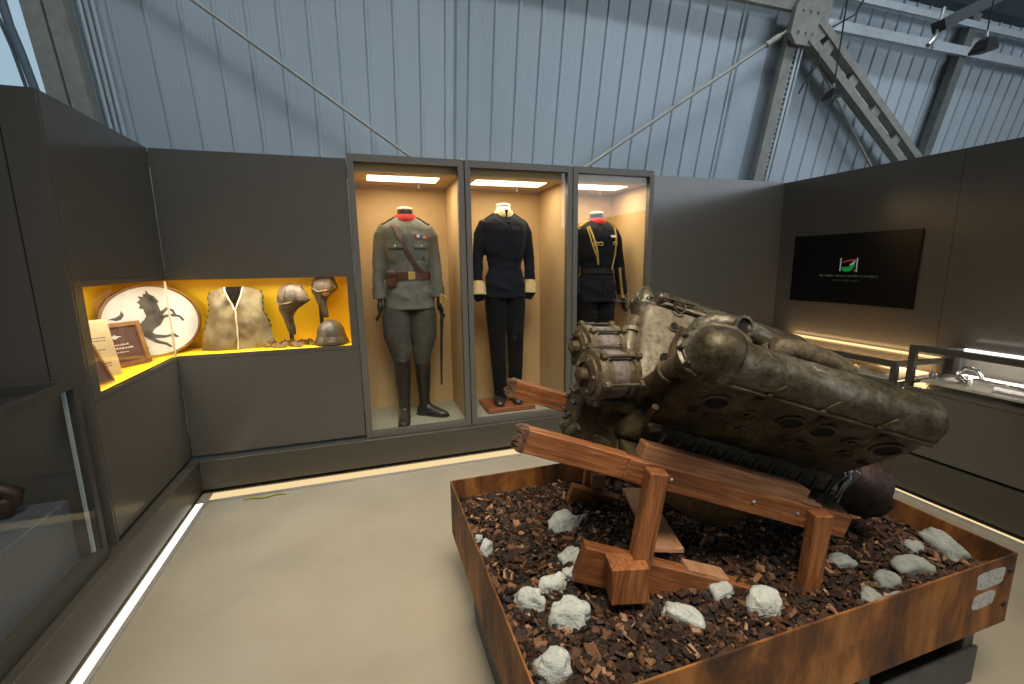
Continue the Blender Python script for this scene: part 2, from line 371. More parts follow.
g = G(); g.span((2.206, YB, .245), (XR, YB + .025, BZ)); g.span((2.206, YB + .03, BZ - .02), (XR, YB + .6, BZ)); struct('trim_4', g, M['panel'], label='dark grey partition right of the showcases')
g = G()
for a, b in ((1.893, 3.15), (.55, 1.89), (-1.0, .547)): g.span((XR, a, .2), (XR + .03, b, BZ - .008))
g.span((XR + .005, -1.0, .1), (XR + .08, YB + .1, BZ - .012))
struct('wall_right', g, M['panel'], label='dark grey right partition panels behind the screen')
# plinths (skirting boxes) round the bay
g = G(); g.span((-1.06, 3.10, .03), (3.05, 3.75, .222), .002); struct('baseboard_back', g, M['plinth'], label='grey plinth under the back partition and showcases')
g = G(); g.span((-3.2, -1.0, .03), (-1.06, 3.75, .222), .002); struct('baseboard_left', g, M['plinth'], label='grey plinth along the left partition')
g = G(); g.span((3.05, -1.0, .03), (4.0, 3.75, .245), .002); struct('baseboard_right', g, M['plinth'], label='grey plinth along the right partition')
g = G(); g.span((-3.2, -1, 0), (-1.13, 3.7, .03)); g.span((-1.2, 3.17, 0), (3.2, 3.7, .03)); g.span((3.12, -1, 0), (4, 3.7, .03)); struct('trim_5', g, M['gap'])

# LED channels on the floor ---------------------------------------------
def led(name, a, b, side, label, m, wd=.115):
    """a, b: run of the channel's front lip on the floor; side: unit vector towards the plinth"""
    a, b, side = V(a), V(b), V(side); t = (b - a).normalized(); L = (b - a).length
    r = thing(name, (a + b) / 2, label, 'light strip', 'floor light strips round the bay')
    def bar(nm, o0, o1, z0, z1, mm):
        g = G(); p = [a + side * o0, b + side * o0, b + side * o1, a + side * o1]
        g.loft([[q + V((0, 0, z0)) for q in p], [q + V((0, 0, z1)) for q in p]]); part(nm, g, mm, r)
    bar('channel_lip', 0, .016, 0, .014, M['alu']); bar('diffuser', .016, wd, 0, .010, m)
    return r
led('light_strip', (-1.0, 2.97, 0), (2.99, 2.97, 0), (0, 1, 0), 'warm light strip on the floor below the showcases', M['led'])
led('light_strip', (-1.0, -1.0, 0), (-1.0, 2.965, 0), (-1, 0, 0), 'bright light strip on the floor along the left partition', M['led_w'], .058)
led('light_strip', (3.0, 2.965, 0), (3.0, -1.0, 0), (1, 0, 0), 'light strip on the floor behind the rusty planter, along the right partition', M['led'], .05)

# ================================================================== HALL STEELWORK
g = G()
for dx, wx in ((0, .12), (.15, .028), (.20, .022)): g.mi = int(dx > 0); g.loft([[hall(3.975 + dx + a, t, .10 + o) for a, o in ((0, 0), (wx, 0), (wx, .05), (0, .05))] for t in (-.3, 1.6)])
for t in [i * .045 for i in range(-2, 36)]: g.box(hall(4.11, t, .13), (.03, .02, .012))
solo('steel_column', g, [M['steel'], M['steel_light']], 'grey steel column rising behind the right end of the back partition', 'column', 'columns of the hall wall')
g = G(); g.loft([[hall(6.43 + a, t, .05 + o) for a, o in ((0, 0), (.12, 0), (.12, .09), (0, .09))] for t in (-.2, 2.0)])
g.mi = 1; g.loft([[hall(6.565 + a, t, .05 + o) for a, o in ((0, 0), (.06, 0), (.06, .02), (0, .02))] for t in (-.2, 2.0)])
solo('steel_column', g, [M['steel_dark'], M['steel_light']], 'steel column at far right behind the hanging floodlight', 'column', 'columns of the hall wall')
r = thing('steel_column', hall(-1.66, -.3, .1), 'grey steel column at far left beside the bright window', 'column', 'columns of the hall wall')
g = G(); g.loft([[hall(-1.845 + a, t, .08 + o) for a, o in ((0, 0), (.10, 0), (.10, .08), (0, .08))] for t in (-.3, 2.0)]); part('web', g, M['steel'], r)
g = G(); g.loft([[hall(-1.735 + a, t, .05 + o) for a, o in ((0, 0), (.10, 0), (.10, .10), (0, .10))] for t in (-.3, 2.0)]); part('flange', g, M['steel'], r)
for k in range(3):
    g = G(); g.tube([hall(-1.60 + k * .035, -.3, .03), hall(-1.60 + k * .035, 2.0, .03)], .014, 10); part('pipe', g, M['steel_light'] if k != 1 else M['flashing'], r, 60)
def bar_thing(name, x0, x1, t, off, h, d, m, label, cat, group=None):
    g = G(); g.loft([[hall(x, t + a, off + o) for a, o in ((0, 0), (h, 0), (h, d), (0, d))] for x in (x0, x1)]); return solo(name, g, m, label, cat, group)
bar_thing('purlin', 4.2, 14.0, 1.60, .09, .085, .07, M['steel_light'], 'lower pale horizontal rail crossing the cladding right of the gusset', 'rail', 'wall rails')
bar_thing('purlin', 4.2, 14.0, 1.865, .09, .06, .06, M['steel_light'], 'upper pale horizontal rail near the roof edge', 'rail', 'wall rails')
bar_thing('purlin', -1.4, 4.0, 1.685, .09, .07, .07, M['steel'], 'grey horizontal rail ending at the gusset plate, seen at the top edge left of it', 'rail', 'wall rails')
# gusset and lattice brace
r = thing('gusset_joint', hall(4.1, 1.6, .2), 'steel gusset plate where column, rail and brace meet', 'steel joint')
g = G(); g.prism([(3.93, 1.50), (4.02, 1.42), (4.22, 1.42), (4.36, 1.52), (4.34, 1.86), (4.0, 1.86), (3.93, 1.7)], (hall(0, 0, .21), (1, 0, 0), HU, HN), .05); part('plate', g, M['steel'], r)
for k in range(6):
    g = G(); g.lathe([(.012, 0), (.012, .008), (.007, .012)], hall(4.02 + .09 * (k % 3), 1.52 + .17 * (k // 3), .21), -HN, 8); part('bolt', g, M['steel'], r)
r = thing('lattice_brace', hall(6.0, .35, .2), 'diagonal steel brace of twin bars running down from the gusset', 'brace')
a, b = hall(4.22, 1.56, .17), hall(6.42, .36, .17); d = (b - a).normalized(); sd = d.cross(HN).normalized()
for s in (-1, 1):
    g = G(); g.path_box(a + sd * .082 * s, b + sd * .082 * s, .07, .105, HN); part('bar', g, M['steel'], r)
for k in range(5):
    c = a + (b - a) * (.10 + .205 * k); g = G(); g.path_box(c - d * .06, c + d * .06, .15, .075, HN); part('batten', g, M['steel'], r)
def rod(p, q, rad, label, extra=None):
    r = thing('tie_rod', q, label, 'tie rod', 'crossing tie rods on the cladding'); g = G(); g.tube([p, q], rad, 8); part('rod', g, M['rod'], r, 60)
    t = (q - p).normalized(); g = G(); L = (q - p).length
    g.tube([p + t * (L * .03), p + t * (L * .03 + .16)], rad * 1.9, 8); part('turnbuckle', g, M['rod'], r, 60)
rod(hall(-1.5, 1.46, .12), hall(1.2, -.26, .12), .011, 'thin tie rod slanting down to the right above the left showcase')
rod(hall(3.95, 1.53, .15), hall(1.2, -.30, .15), .014, 'tie rod slanting down left from the gusset plate')
rod(hall(4.26, 1.44, .14), hall(6.1, .06, .14), .013, 'tie rod slanting down right below the lattice brace')
# hanging floodlights and the conduit tray
def flood(c, s, top, label):
    r = thing('floodlight', c, label, 'floodlight', 'hanging floodlights'); c = V(c)
    g = G(); g.loft([[c + V((x * s, y * s, z * s)) for x, y, z in ring] for ring in
        ([(-.085, -.06, -.055), (.075, -.06, -.025), (.080, .06, -.025), (-.080, .06, -.055)], [(-.075, -.06, -.03), (.078, -.06, .0), (.078, .06, .0), (-.075, .06, -.03)], [(-.035, -.045, .045), (.055, -.045, .06), (.055, .04, .06), (-.035, .04, .045)], [(-.015, -.03, .065), (.04, -.03, .072), (.04, .03, .072), (-.015, .03, .065)])]); part('housing', g, M['black'], r)
    g = G(); g.tube([c + V((.01 * s, 0, .075 * s)), c + V((.01 * s, 0, .12 * s))], .012 * s, 8); part('bracket', g, M['alu'], r)
    g = G(); g.tube([c + V((.01 * s, 0, .11 * s)), V(top)], .005, 6); part('cable', g, M['black'], r)
flood((3.30, 2.60, 2.58), .66, (3.33, 2.55, 3.75), 'small black floodlight hanging in front of the brace')
flood((4.90, 2.60, 3.09), .98, (4.92, 2.55, 4.4), 'black floodlight hanging at upper right edge')
r = thing('cable_tray', (4.72, 2.9, 3.32), 'dark cable tray crossing the rails at upper right', 'cable tray')
g = G(); g.path_box((4.74, 2.85, 3.33), (5.75, 2.85, 3.80), .10, .085); part('tray', g, M['conduit'], r)
for k in (0, 1):
    g = G(); g.tube([(4.72, 2.86, 3.17), (4.80, 2.86, 3.49)], .012, 8) if k == 0 else g.tube([(4.66, 2.86, 3.18), (4.79, 2.86, 3.30)], .02, 8); part('hanger', g, M['alu'], r, 60)
g = G(); g.tube([hall(4.30, 1.45, .2), hall(4.33, 1.30, .24), hall(4.24, 1.12, .22), hall(4.22, 1.02, .2)], .009, 6)
g.tube([hall(4.42, 1.6, .2), hall(4.62, 1.72, .24), hall(4.74, 1.95, .22), hall(4.75, 2.1, .2)], .009, 6)
solo('loose_cable', g, M['conduit'], 'loose dark cable looping round the gusset plate', 'cable', smooth=60)
g = G(); g.tube([hall(-1.99, 1.5, .12), hall(-1.965, 1.2, .12), hall(-1.945, 1.0, .12), hall(-1.945, .85, .12), hall(-1.93, .72, .12), hall(-1.915, .5, .12), hall(-1.915, .2, .12), hall(-1.915, -.3, .12)], .023, 14)
g.tube([hall(-2.03, 1.5, .10), hall(-2.01, 1.0, .10), hall(-1.975, .72, .10), hall(-1.965, .5, .10), hall(-1.965, -.3, .10)], .010, 10)
solo('curved_duct', g, M['duct'], 'curved grey duct against the bright window at upper left', 'duct', smooth=60)

# ================================================================== CORNER NICHE
r = thing('display_niche', (-.9, 3.3, .86), 'yellow lined corner niche with lit historic items', 'display niche')
Z0, Z1 = .885, 1.345
g = G()   # lining: floor, ceiling, back walls, ends
g.span((-1.47, 2.318, .868), (XL - .004, 3.50, Z0)); g.span((XL - .006, YB + .004, .868), (-.11, 3.50, Z0))
g.span((-1.47, 2.318, 1.374), (XL - .004, 3.50, 1.384)); g.span((XL - .006, YB + .004, 1.374), (-.11, 3.50, 1.384))
g.span((-1.49, 2.318, .868), (-1.47, 3.52, 1.384)); g.span((-1.49, 3.50, .868), (-.11, 3.52, 1.384))
g.span((-1.47, 2.302, .868), (XL - .004, 2.318, 1.372)); g.span((-.11, YB + .004, .868), (-.095, 3.52, 1.384)); part('lining', g, M['yellow'], r, label='yellow lining')
g = G()   # dark frame round both openings
g.span((-1.14, 2.258, .864), (XL, 2.318, 1.370)); g.span((-1.135, 2.318, 1.345), (XL, YB, 1.3712)); g.span((-1.145, 2.318, 1.366), (-1.136, YB, 1.40)); g.span((-1.135, 2.318, .864), (XL, YB, .885))
g.span((XL, YB, 1.345), (-.066, YB + .02, 1.3712)); g.span((-1.14, YB + .026, 1.366), (-.066, YB + .034, 1.40)); g.span((XL, YB, .864), (-.066, YB + .02, .887)); g.span((-.112, YB, .887), (-.066, YB + .02, 1.345)); part('frame', g, M['panel'], r)
g = G(); g.span((XL - .014, 2.318, .885), (XL - .008, YB - .002, Z1)); part('glass_pane', g, M['glass_low'], r)
g = G(); g.span((XL - .002, YB + .008, .887), (-.112, YB + .014, Z1)); part('glass_pane', g, M['glass_low'], r)
g = G(); g.span((XL - .012, YB + .0, .887), (XL - .003, YB + .008, Z1)); part('glass_seam', g, M['piping'], r, label='pale corner seam of the glass')
g = G(); g.span((-1.24, 2.40, 1.364), (-1.14, 3.1, 1.372)); part('light_panel', g, M['lamp'], r)
g = G(); g.span((-1.0, 3.18, 1.364), (-.16, 3.26, 1.372)); part('light_panel', g, M['lamp'], r)

for nm, loc, sx_, sy_ in (('niche_lamp', (-.60, 3.24, 1.358), .85, .07), ('niche_lamp', (-1.20, 2.72, 1.358), .08, .70)):
    L = bpy.data.lights.new(nm, 'AREA'); L.shape = 'RECTANGLE'; L.size = sx_; L.size_y = sy_; L.energy = 8.0 if sx_ > .5 else 5.0; L.color = (1, .93, .78)
    o = bpy.data.objects.new(nm, L); COL.objects.link(o); o.location = loc; o.rotation_euler = (math.radians(-14), 0, 0) if sx_ > .5 else (0, math.radians(-14), 0)
# --- oval board with a rearing horse
P = V((-1.255, 3.255, .887)); zx = V((1, 1, 0)).normalized(); tilt = math.radians(8)
nrm = V((1, -1, 0)).normalized()
up = (V((0, 0, 1)) * math.cos(tilt) - nrm * math.sin(tilt)).normalized(); nf = (nrm * math.cos(tilt) + V((0, 0, 1)) * math.sin(tilt)).normalized()
OC = P + up * .218 + nrm * .06
r = thing('oval_board', P, 'large oval white board with a dark rearing horse, standing in the niche corner', 'oval picture')
RX, RY = .262, .216
def oval(k, o): return [OC + zx * (RX * k * math.cos(t)) + up * (RY * k * math.sin(t)) + nf * o for t in [2 * pi * i / 48 for i in range(48)]]
g = G(); g.loft([oval(.965, -.01), oval(.965, .004)]); ob = part('board', g, M['parchment'], r)
g = G(); g.loft([oval(1.0, -.035), oval(1.03, -.015), oval(1.02, .012), oval(.975, .014), oval(.955, .006)], cap=False); part('rim', g, M['frame_wood'], r, 40, label='brown wooden rim')
horse = {
 'body': [(-.02, .05), (.02, .07), (.055, .045), (.06, .0), (.035, -.035), (.0, -.055), (-.03, -.085), (-.075, -.085), (-.095, -.055), (-.08, -.02), (-.045, .01)],
 'neck': [(-.03, .02), (.05, .05), (.045, .085), (.03, .125), (.01, .15), (-.02, .16), (-.04, .14), (-.035, .10), (-.04, .06)],
 'head': [(-.03, .165), (.0, .168), (.03, .15), (.052, .115), (.04, .10), (.02, .118), (-.005, .122)],
 'ear': [(-.012, .165), (-.006, .192), (.006, .166)],
 'mane': [(-.03, .15), (-.055, .155), (-.048, .13), (-.068, .12), (-.052, .10), (-.062, .08), (-.036, .07)],
 'foreleg': [(.04, .045), (.09, .075), (.125, .055), (.135, .02), (.12, .018), (.112, .045), (.088, .055), (.05, .02)],
 'foreleg2': [(.035, .02), (.10, .03), (.155, .015), (.178, -.02), (.165, -.028), (.148, .002), (.098, .012), (.04, .0)],
 'hind': [(-.03, -.06), (-.01, -.09), (.045, -.105), (.10, -.10), (.125, -.125), (.11, -.13), (.094, -.115), (.04, -.122), (-.03, -.115), (-.06, -.09)],
 'hind2': [(-.06, -.07), (-.03, -.10), (.0, -.13), (.05, -.155), (.075, -.185), (.06, -.188), (.04, -.168), (-.01, -.148), (-.05, -.115), (-.08, -.085)],
 'tail': [(-.09, -.055), (-.115, -.09), (-.12, -.135), (-.09, -.165), (-.05, -.175), (-.075, -.15), (-.09, -.12), (-.085, -.085)],
 'wing': [(-.225, .03), (-.19, .035), (-.165, .05), (-.155, .075), (-.145, .045), (-.165, .02), (-.19, .015)],
}
g = G()
for k, pl in horse.items(): g.prism([(a * .95, b * .95 + .005) for a, b in pl], (OC + nf * .0045, zx, up, nf), .0012)
part('horse_emblem', g, M['ink'], ob, label='dark silhouette of a rearing horse')
# --- leaning framed certificate, paper board, lower frame
def leaning(name, c, yaw, w, h, lean, thick, label, cat):
    r = thing(name, c, label, cat); c = V(c); x = V((math.cos(yaw), math.sin(yaw), 0)); n = V((math.sin(yaw), -math.cos(yaw), 0))
    u = (V((0, 0, 1)) * math.cos(lean) - n * math.sin(lean)).normalized(); nn = (n * math.cos(lean) + V((0, 0, 1)) * math.sin(lean)).normalized()
    return r, c, x, u, nn
def slab(g, c, x, u, n, x0, x1, u0, u1, n0, n1): g.loft([[c + x * a + u * b + n * n0 for a, b in ((x0, u0), (x1, u0), (x1, u1), (x0, u1))], [c + x * a + u * b + n * n1 for a, b in ((x0, u0), (x1, u0), (x1, u1), (x0, u1))]])
r, c, x, u, n = leaning('framed_certificate', (-1.285, 2.93, .889), math.radians(55), .26, .24, math.radians(14), .02, 'brown framed certificate with maroon mount leaning before the oval board', 'framed certificate')
w, h, f = .14, .24, .022
for x0, x1, u0, u1 in ((-w, w, 0, f), (-w, w, h - f, h), (-w, -w + f, f, h - f), (w - f, w, f, h - f)):
    g = G(); slab(g, c, x, u, n, x0, x1, u0, u1, 0, .018); part('frame_side', g, M['frame_wood'], r)
g = G(); slab(g, c, x, u, n, -w + f, w - f, f, h - f, .002, .009); mo = part('mount', g, M['maroon'], r)
g = G()
for k, (ww, uu, hh) in enumerate(((.055, .115, .010), (.075, .095, .012), (.045, .075, .006))):
    q = -ww
    while q < ww: l = R_.uniform(.006, .016); slab(g, c, x, u, n, q, min(q + l, ww), uu, uu + hh * R_.uniform(.6, 1), .009, .0096); q += l + .004
g.prism([(-.035, .165), (-.012, .158), (0, .15), (.012, .158), (.035, .165), (.012, .168), (0, .176), (-.012, .168)], (c + n * .009, x, u, n), .0008); part('lettering', g, M['silver_ink'], mo)
r, c, x, u, n = leaning('paper_board', (-1.255, 2.70, .889), math.radians(48), .13, .25, math.radians(14), .008, 'aged paper sheet on a board, leaning left of the framed certificate', 'document')
g = G(); slab(g, c, x, u, n, -.06, .06, 0, .285, 0, .008); pb = part('board', g, M['paper'], r)
g = G()
for uu, ww in ((.19, .035), (.175, .03), (.13, .02), (.06, .03), (.045, .025)):
    g = G(); q = -ww
    while q < ww: l = R_.uniform(.004, .010); slab(g, c, x, u, n, q, min(q + l, ww), uu, uu + .005, .008, .0086); q += l + .003
    part('writing_line', g, M['ink'], pb)
r, c, x, u, n = leaning('small_framed_photo', (-1.20, 2.49, .889), math.radians(68), .15, .15, math.radians(24), .015, 'small dark framed picture with orange edge at the near end of the niche', 'framed picture')
w, h, f = .075, .19, .008
for x0, x1, u0, u1 in ((-w, w, 0, f), (-w, w, h - f, h), (-w, -w + f, f, h - f), (w - f, w, f, h - f)):
    g = G(); slab(g, c, x, u, n, x0, x1, u0, u1, 0, .014); part('frame_side', g, M['frame_wood'], r)
g = G(); slab(g, c, x, u, n, -w + f, w - f, f, h - f, .001, .008); part('picture', g, M['brown_leather'], r)

# --- canvas vest
r = thing('canvas_vest', (-.80, 3.36, .889), 'khaki sleeveless vest with dark fur lining, second item of the niche', 'vest')
B = V((-.815, 3.36, .887))
def lerp(a, b, t): return a + (b - a) * t
def prof_at(tab, z):
    for (z0, v0), (z1, v1) in zip(tab, tab[1:]):
        if z0 <= z <= z1: return lerp(v0, v1, (z - z0) / (z1 - z0))
    return tab[-1][1] if z > tab[-1][0] else tab[0][1]
outer = [(0, .215), (.07, .205), (.13, .19), (.19, .175), (.24, .155), (.30, .152), (.345, .158), (.375, .138), (.40, .07)]
innr = [(0, .003), (.255, .003), (.32, .03), (.37, .048), (.40, .052)]
for s in (-1, 1):
    g = G(); rings = []; N = 14
    for iz in range(29):
        z = .40 * iz / 28; xo, xi = prof_at(outer, z), min(prof_at(innr, z), prof_at(outer, z) - .004)
        front = []; back = []
        for k in range(N + 1):
            u = k / N; xx = lerp(xi, xo, u)
            bul = .055 * math.sqrt(max(0, 1 - (xx / (xo + .01)) ** 2)) + .02
            wr = .022 * mnoise.noise(V((xx * 13 + s * 3, z * 11, .3))) + .013 * mnoise.noise(V((xx * 30 + s, z * 26 + xx * 30, 1.7)))
            ln = .06 * (z / .4) ** 1.2
            front.append(B + V((s * xx, -bul - wr + ln, z)))
            back.append(B + V((s * xx, -bul - wr + ln + .012, z)))
        rings.append(front + back[::-1])
    g.loft(rings); part('front_panel', g, M['khaki'], r, 60)
g = G(); g.loft([[B + V((sx * (prof_at(outer, z) - .012), .02 + .05 * (z / .4) + o, z)) for sx, o in ((-1, 0), (1, 0), (1, .01), (-1, .01))] for z in [.40 * i / 10 for i in range(11)]]); part('back_lining', g, M['dark_fur'], r, 60)
def vy(xx, z, s): return -(.055 * math.sqrt(max(0, 1 - (xx / (prof_at(outer, z) + .01)) ** 2)) + .02) - .022 * mnoise.noise(V((xx * 13 + s * 3, z * 11, .3))) - .013 * mnoise.noise(V((xx * 30 + s, z * 26 + xx * 30, 1.7))) + .06 * (z / .4) ** 1.2 - .003
g = G(); g.tube([B + V((.003, vy(.003, z, 1), z)) for z in [.004 + .25 * i / 12 for i in range(13)]], .005, 8)
for s in (-1, 1): g.tube([B + V((s * prof_at(innr, z), vy(prof_at(innr, z), z, s), z)) for z in [.255 + .145 * i / 10 for i in range(11)]], .005, 8)
part('piping', g, M['piping'], r, 60, label='cream piping')
for s in (-1, 1):
    g = G(); g.tube([B + V((s * (prof_at(outer, z) - .002 + .006 * math.sin(z * 160)), vy(prof_at(outer, z), z, s) + .016, z)) for z in [.13 + .24 * i / 20 for i in range(21)]], [.008 + .004 * math.sin(i * 1.9) for i in range(21)], 8); part('fur_edge', g, M['dark_fur'], r, 60)

# --- leather flying helmets on little stands
def fly(loc, rz, hh, label, sc=1.0):
    r = thing('flying_helmet', loc, label, 'flying helmet', 'leather flying helmets in the niche', rz)
    prof = [(.100, .012, .004), (.096, .010, .032), (.082, .008, .056), (.060, .006, .071), (.034, .005, .080), (.008, .006, .086), (-.012, .010, .088), (-.026, .004, .080), (-.045, -.014, .058), (-.070, -.024, .040), (-.095, -.026, .030), (-.13, -.020, .025), (-.17, -.012, .022), (-.205, -.006, .018)]
    rings = []
    for z, cx, rx in prof:
        ry = rx * (.86 if z > -.03 else .5)
        rings.append([V(((cx + rx * math.cos(t)) * sc, (ry * math.sin(t) - .02 * (z < -.03)) * sc, max(.012, hh + z * sc + .010 * math.cos(t) * (z > -.04) * (.1 - z) / .1))) + V((1, 1, .4)) * .006 * mnoise.noise(V((math.cos(t) * 2.2, math.sin(t) * 2.2, z * 30 + hh * 9))) for t in [2 * pi * k / 32 for k in range(32)]])
    g = G(); g.loft(rings); hd = part('hood', g, M['grey_leather'], r, 70, local=True)
    g = G()
    for a0 in (-1.15, -.35, .55):
        g.tube([V((.006 + .086 * math.sin(a0) * math.cos(t) * sc * 1.0, -.079 * math.cos(a0) * math.cos(t) * sc, hh + (.006 + .098 * math.sin(t)) * sc)) for t in [pi / 2 * k / 8 for k in range(9)]], .0030, 6)
    part('seam', g, M['brown_leather'], hd, 60, local=True)
    g = G(); g.tube([V((-.085 * sc, -.02, hh + .004)), V((-.055 * sc, -.062 * sc, hh - .022)), V((.0, -.078 * sc, hh - .012)), V((.06 * sc, -.055 * sc, hh + .008)), V((.092 * sc, -.01, hh + .018))], .005, 8); part('edge_binding', g, M['tan'], hd, 60, local=True, label='tan edge binding')
    g = G(); g.ball((-.004 * sc, -.062 * sc, hh - .038), (.026 * sc, .012, .024 * sc), 16, 10); part('ear_piece', g, M['brown_leather'], r, 60, local=True)
    g = G(); g.lathe([(.045, 0), (.045, .006), (.014, .012), (.013, hh - .02), (.05, hh - .005), (.05, hh + .03)], (-.03, .01, 0), (0, 0, 1), 16); part('stand', g, M['black_leather'], r, 40, local=True)
    return r
fly((-.475, 3.34, .889), math.radians(-12), .30, 'brown leather flying helmet on a stand, left of the two', 1.12)
fly((-.275, 3.40, .889), math.radians(18), .375, 'taller leather flying helmet on a stand, above the steel helmet', 1.0)
# --- cartridge belt
r = thing('webbing_belt', (-.50, 3.30, .889), 'coiled tan webbing belt with loops lying under the left flying helmet', 'belt')
pts = [V((-.655 + .30 * i / 40, 3.29 + .028 * math.sin(i * .42), .905 + .006 * math.sin(i * .9))) for i in range(41)]
g = G(); g.ribbon(pts, [V((0, -1, .25))] * 41, .032, .006); g.ribbon([p + V((.012, -.035, -.002)) for p in pts[:30]], [V((0, -1, .4))] * 30, .028, .006); part('strap', g, M['tan'], r, 40)
for i in range(2, 40, 2):
    g = G(); q = pts[i] + V((0, -.010, .004)); g.tube([q + V((0, 0, -.017)), q + V((0, -.003, .02))], .0062, 8); part('loop', g, M['tan'], r, 60)
# --- steel helmet
hx = V((-.245, 3.30, .889))
r = thing('steel_helmet', hx, 'dark olive steel helmet with a flared brim at the right end of the niche', 'steel helmet')
g = G(); rings = []
prof = [(.106, .006), (.108, .012), (.103, .03), (.094, .052), (.0925, .06), (.091, .072), (.085, .098), (.070, .128), (.045, .150), (.018, .160), (.001, .162)]
for rr, z in prof: rings.append([hx + V((rr * 1.02 * math.cos(a), rr * 1.15 * math.sin(a) * (1 + .1 * (rr > .1) * max(0, -math.sin(a))), z)) for a in [2 * pi * k / 36 for k in range(36)]])
g.loft(rings); sh = part('shell', g, M['iron_helmet'], r, 50)
g = G(); g.tube([hx + V((.1075 * 1.02 * math.cos(a), .1075 * 1.15 * math.sin(a) * (1 + .1 * max(0, -math.sin(a))), .008)) for a in [2 * pi * k / 40 for k in range(41)]], .0035, 6); part('brim_edge', g, M['iron_helmet'], r, 60)
g = G(); g.prism([(-.05, .045), (-.03, .055), (.0, .05), (.012, .038), (-.02, .036), (-.045, .035)], (hx + V((0, -.1265, 0)), (1, 0, 0), (0, .2, .98), (0, -1, .2)), .003); part('tan_mark', g, M['tan'], sh, label='tan painted mark')

# ================================================================== TALL SHOWCASES
YC0, YC1 = 3.13, 3.76
def showcase(x0, x1, label):
    zb, zt, f = .224, 2.108, .040
    r = thing('tall_showcase', ((x0 + x1) / 2, 3.45, zb), label, 'showcase', 'tall lit uniform showcases')
    a, b = x0 + .003, x1 - .003
    g = G()
    g.span((a, YC0, zb), (a + f, YC0 + .05, zt), .002); g.span((b - f, YC0, zb), (b, YC0 + .05, zt), .002)
    g.span((a + f, YC0, zb), (b - f, YC0 + .05, zb + .04)); g.span((a + f, YC0, zt - .045), (b - f, YC0 + .05, zt)); df = part('door_frame', g, M['frame'], r)
    g = G(); g.span((a, YC0 + .052, zb), (a + .012, YC1, zt)); g.span((b - .012, YC0 + .052, zb), (b, YC1, zt)); g.span((a, YC0 + .052, zt - .012), (b, YC1, zt)); part('carcass', g, M['frame'], r)
    g = G(); g.span((a + .012, YC1 - .014, zb + .02), (b - .012, YC1, zt - .1)); part('back_panel', g, M['beige'], r)
    g = G(); g.span((a + .0125, YC0 + .055, zb + .02), (a + .022, YC1 - .015, zt - .1)); part('side_panel', g, M['beige'], r)
    g = G(); g.span((b - .022, YC0 + .055, zb + .02), (b - .0125, YC1 - .015, zt - .1)); part('side_panel', g, M['beige'], r)
    g = G(); g.span((a + .012, YC0 + .052, zb), (b - .012, YC1, zb + .020)); part('case_floor', g, M['case_floor'], r)
    g = G(); g.span((a + .0125, YC0 + .055, zt - .095), (b - .0125, YC1 - .002, zt - .014)); lb = part('light_box', g, M['beige'], r)
    g = G(); g.span((a + .12, YC0 + .16, zt - .10), (b - .14, YC0 + .36, zt - .0955)); part('light_panel', g, M['lamp'], lb, label='glowing ceiling panel')
    g = G(); g.lathe([(.012, 0), (.012, .02), (.008, .03)], ((a + b) / 2 + .12, YC0 + .45, zt - .095), (0, 0, -1), 12); part('spotlight', g, M['alu'], lb)
    g = G(); g.span((a + f, YC0 + .020, zb + .04), (b - f, YC0 + .028, zt - .045)); part('glass_door', g, M['glass'], df)
    for z in (zt + .004,):
        g = G(); g.lathe([(.012, 0), (.012, .012)], (b - .012, YC0 + .02, zt), (0, 0, 1), 10); part('hinge_pin', g, M['alu'], df)
    L = bpy.data.lights.new('showcase lamp', 'AREA'); L.shape = 'RECTANGLE'; L.size = x1 - x0 - .3; L.size_y = .18; L.energy = 5.2; L.color = (1, .82, .56)
    o = bpy.data.objects.new('showcase_lamp', L); COL.objects.link(o); o.location = ((x0 + x1) / 2, YC0 + .26, zt - .112)
    return r
showcase(-.062, .690, 'tall lit showcase on the left with the grey field uniform')
showcase(.690, 1.503, 'middle tall lit showcase with the dark uniform with cream collar')
showcase(1.503, 2.204, 'right tall lit showcase with the red collared dark uniform, partly behind the engine')

# ================================================================== UNIFORMS ON MANNEQUINS
class Body:
    """elliptical sections (z, cx, cy, rx, ry); local frame: front is -y"""
    def __init__(s, o, secs, p=2.3, scale=1.0): s.o = V(o); s.secs = secs; s.p = p; s.k = scale
    def at(s, z):
        S = s.secs
        if z <= S[0][0]: return S[0][1:]
        for a, b in zip(S, S[1:]):
            if a[0] <= z <= b[0]:
                t = (z - a[0]) / (b[0] - a[0]); t = t * t * (3 - 2 * t) * .5 + t * .5
                return [lerp(a[i], b[i], t) for i in range(1, 5)]
        return S[-1][1:]
    def pt(s, z, a, grow=0.0):
        cx, cy, rx, ry = s.at(z); c, sn = math.cos(a), math.sin(a); e = 2 / s.p
        return s.o + V((cx + (rx + grow) * math.copysign(abs(c) ** e, c), cy + (ry + grow) * math.copysign(abs(sn) ** e, sn), z))
    def front(s, x, z, grow=.004):
        cx, cy, rx, ry = s.at(z); u = min(.985, abs(x - cx) / rx)
        return s.o + V((x, cy - ry * (1 - u ** s.p) ** (1 / s.p) - grow, z))
    def rings(s, zs, n=32, grow=0.0): return [[s.pt(z, 2 * pi * k / n, grow) for k in range(n)] for z in zs]
def steps(a, b, n): return [a + (b - a) * i / n for i in range(n + 1)]
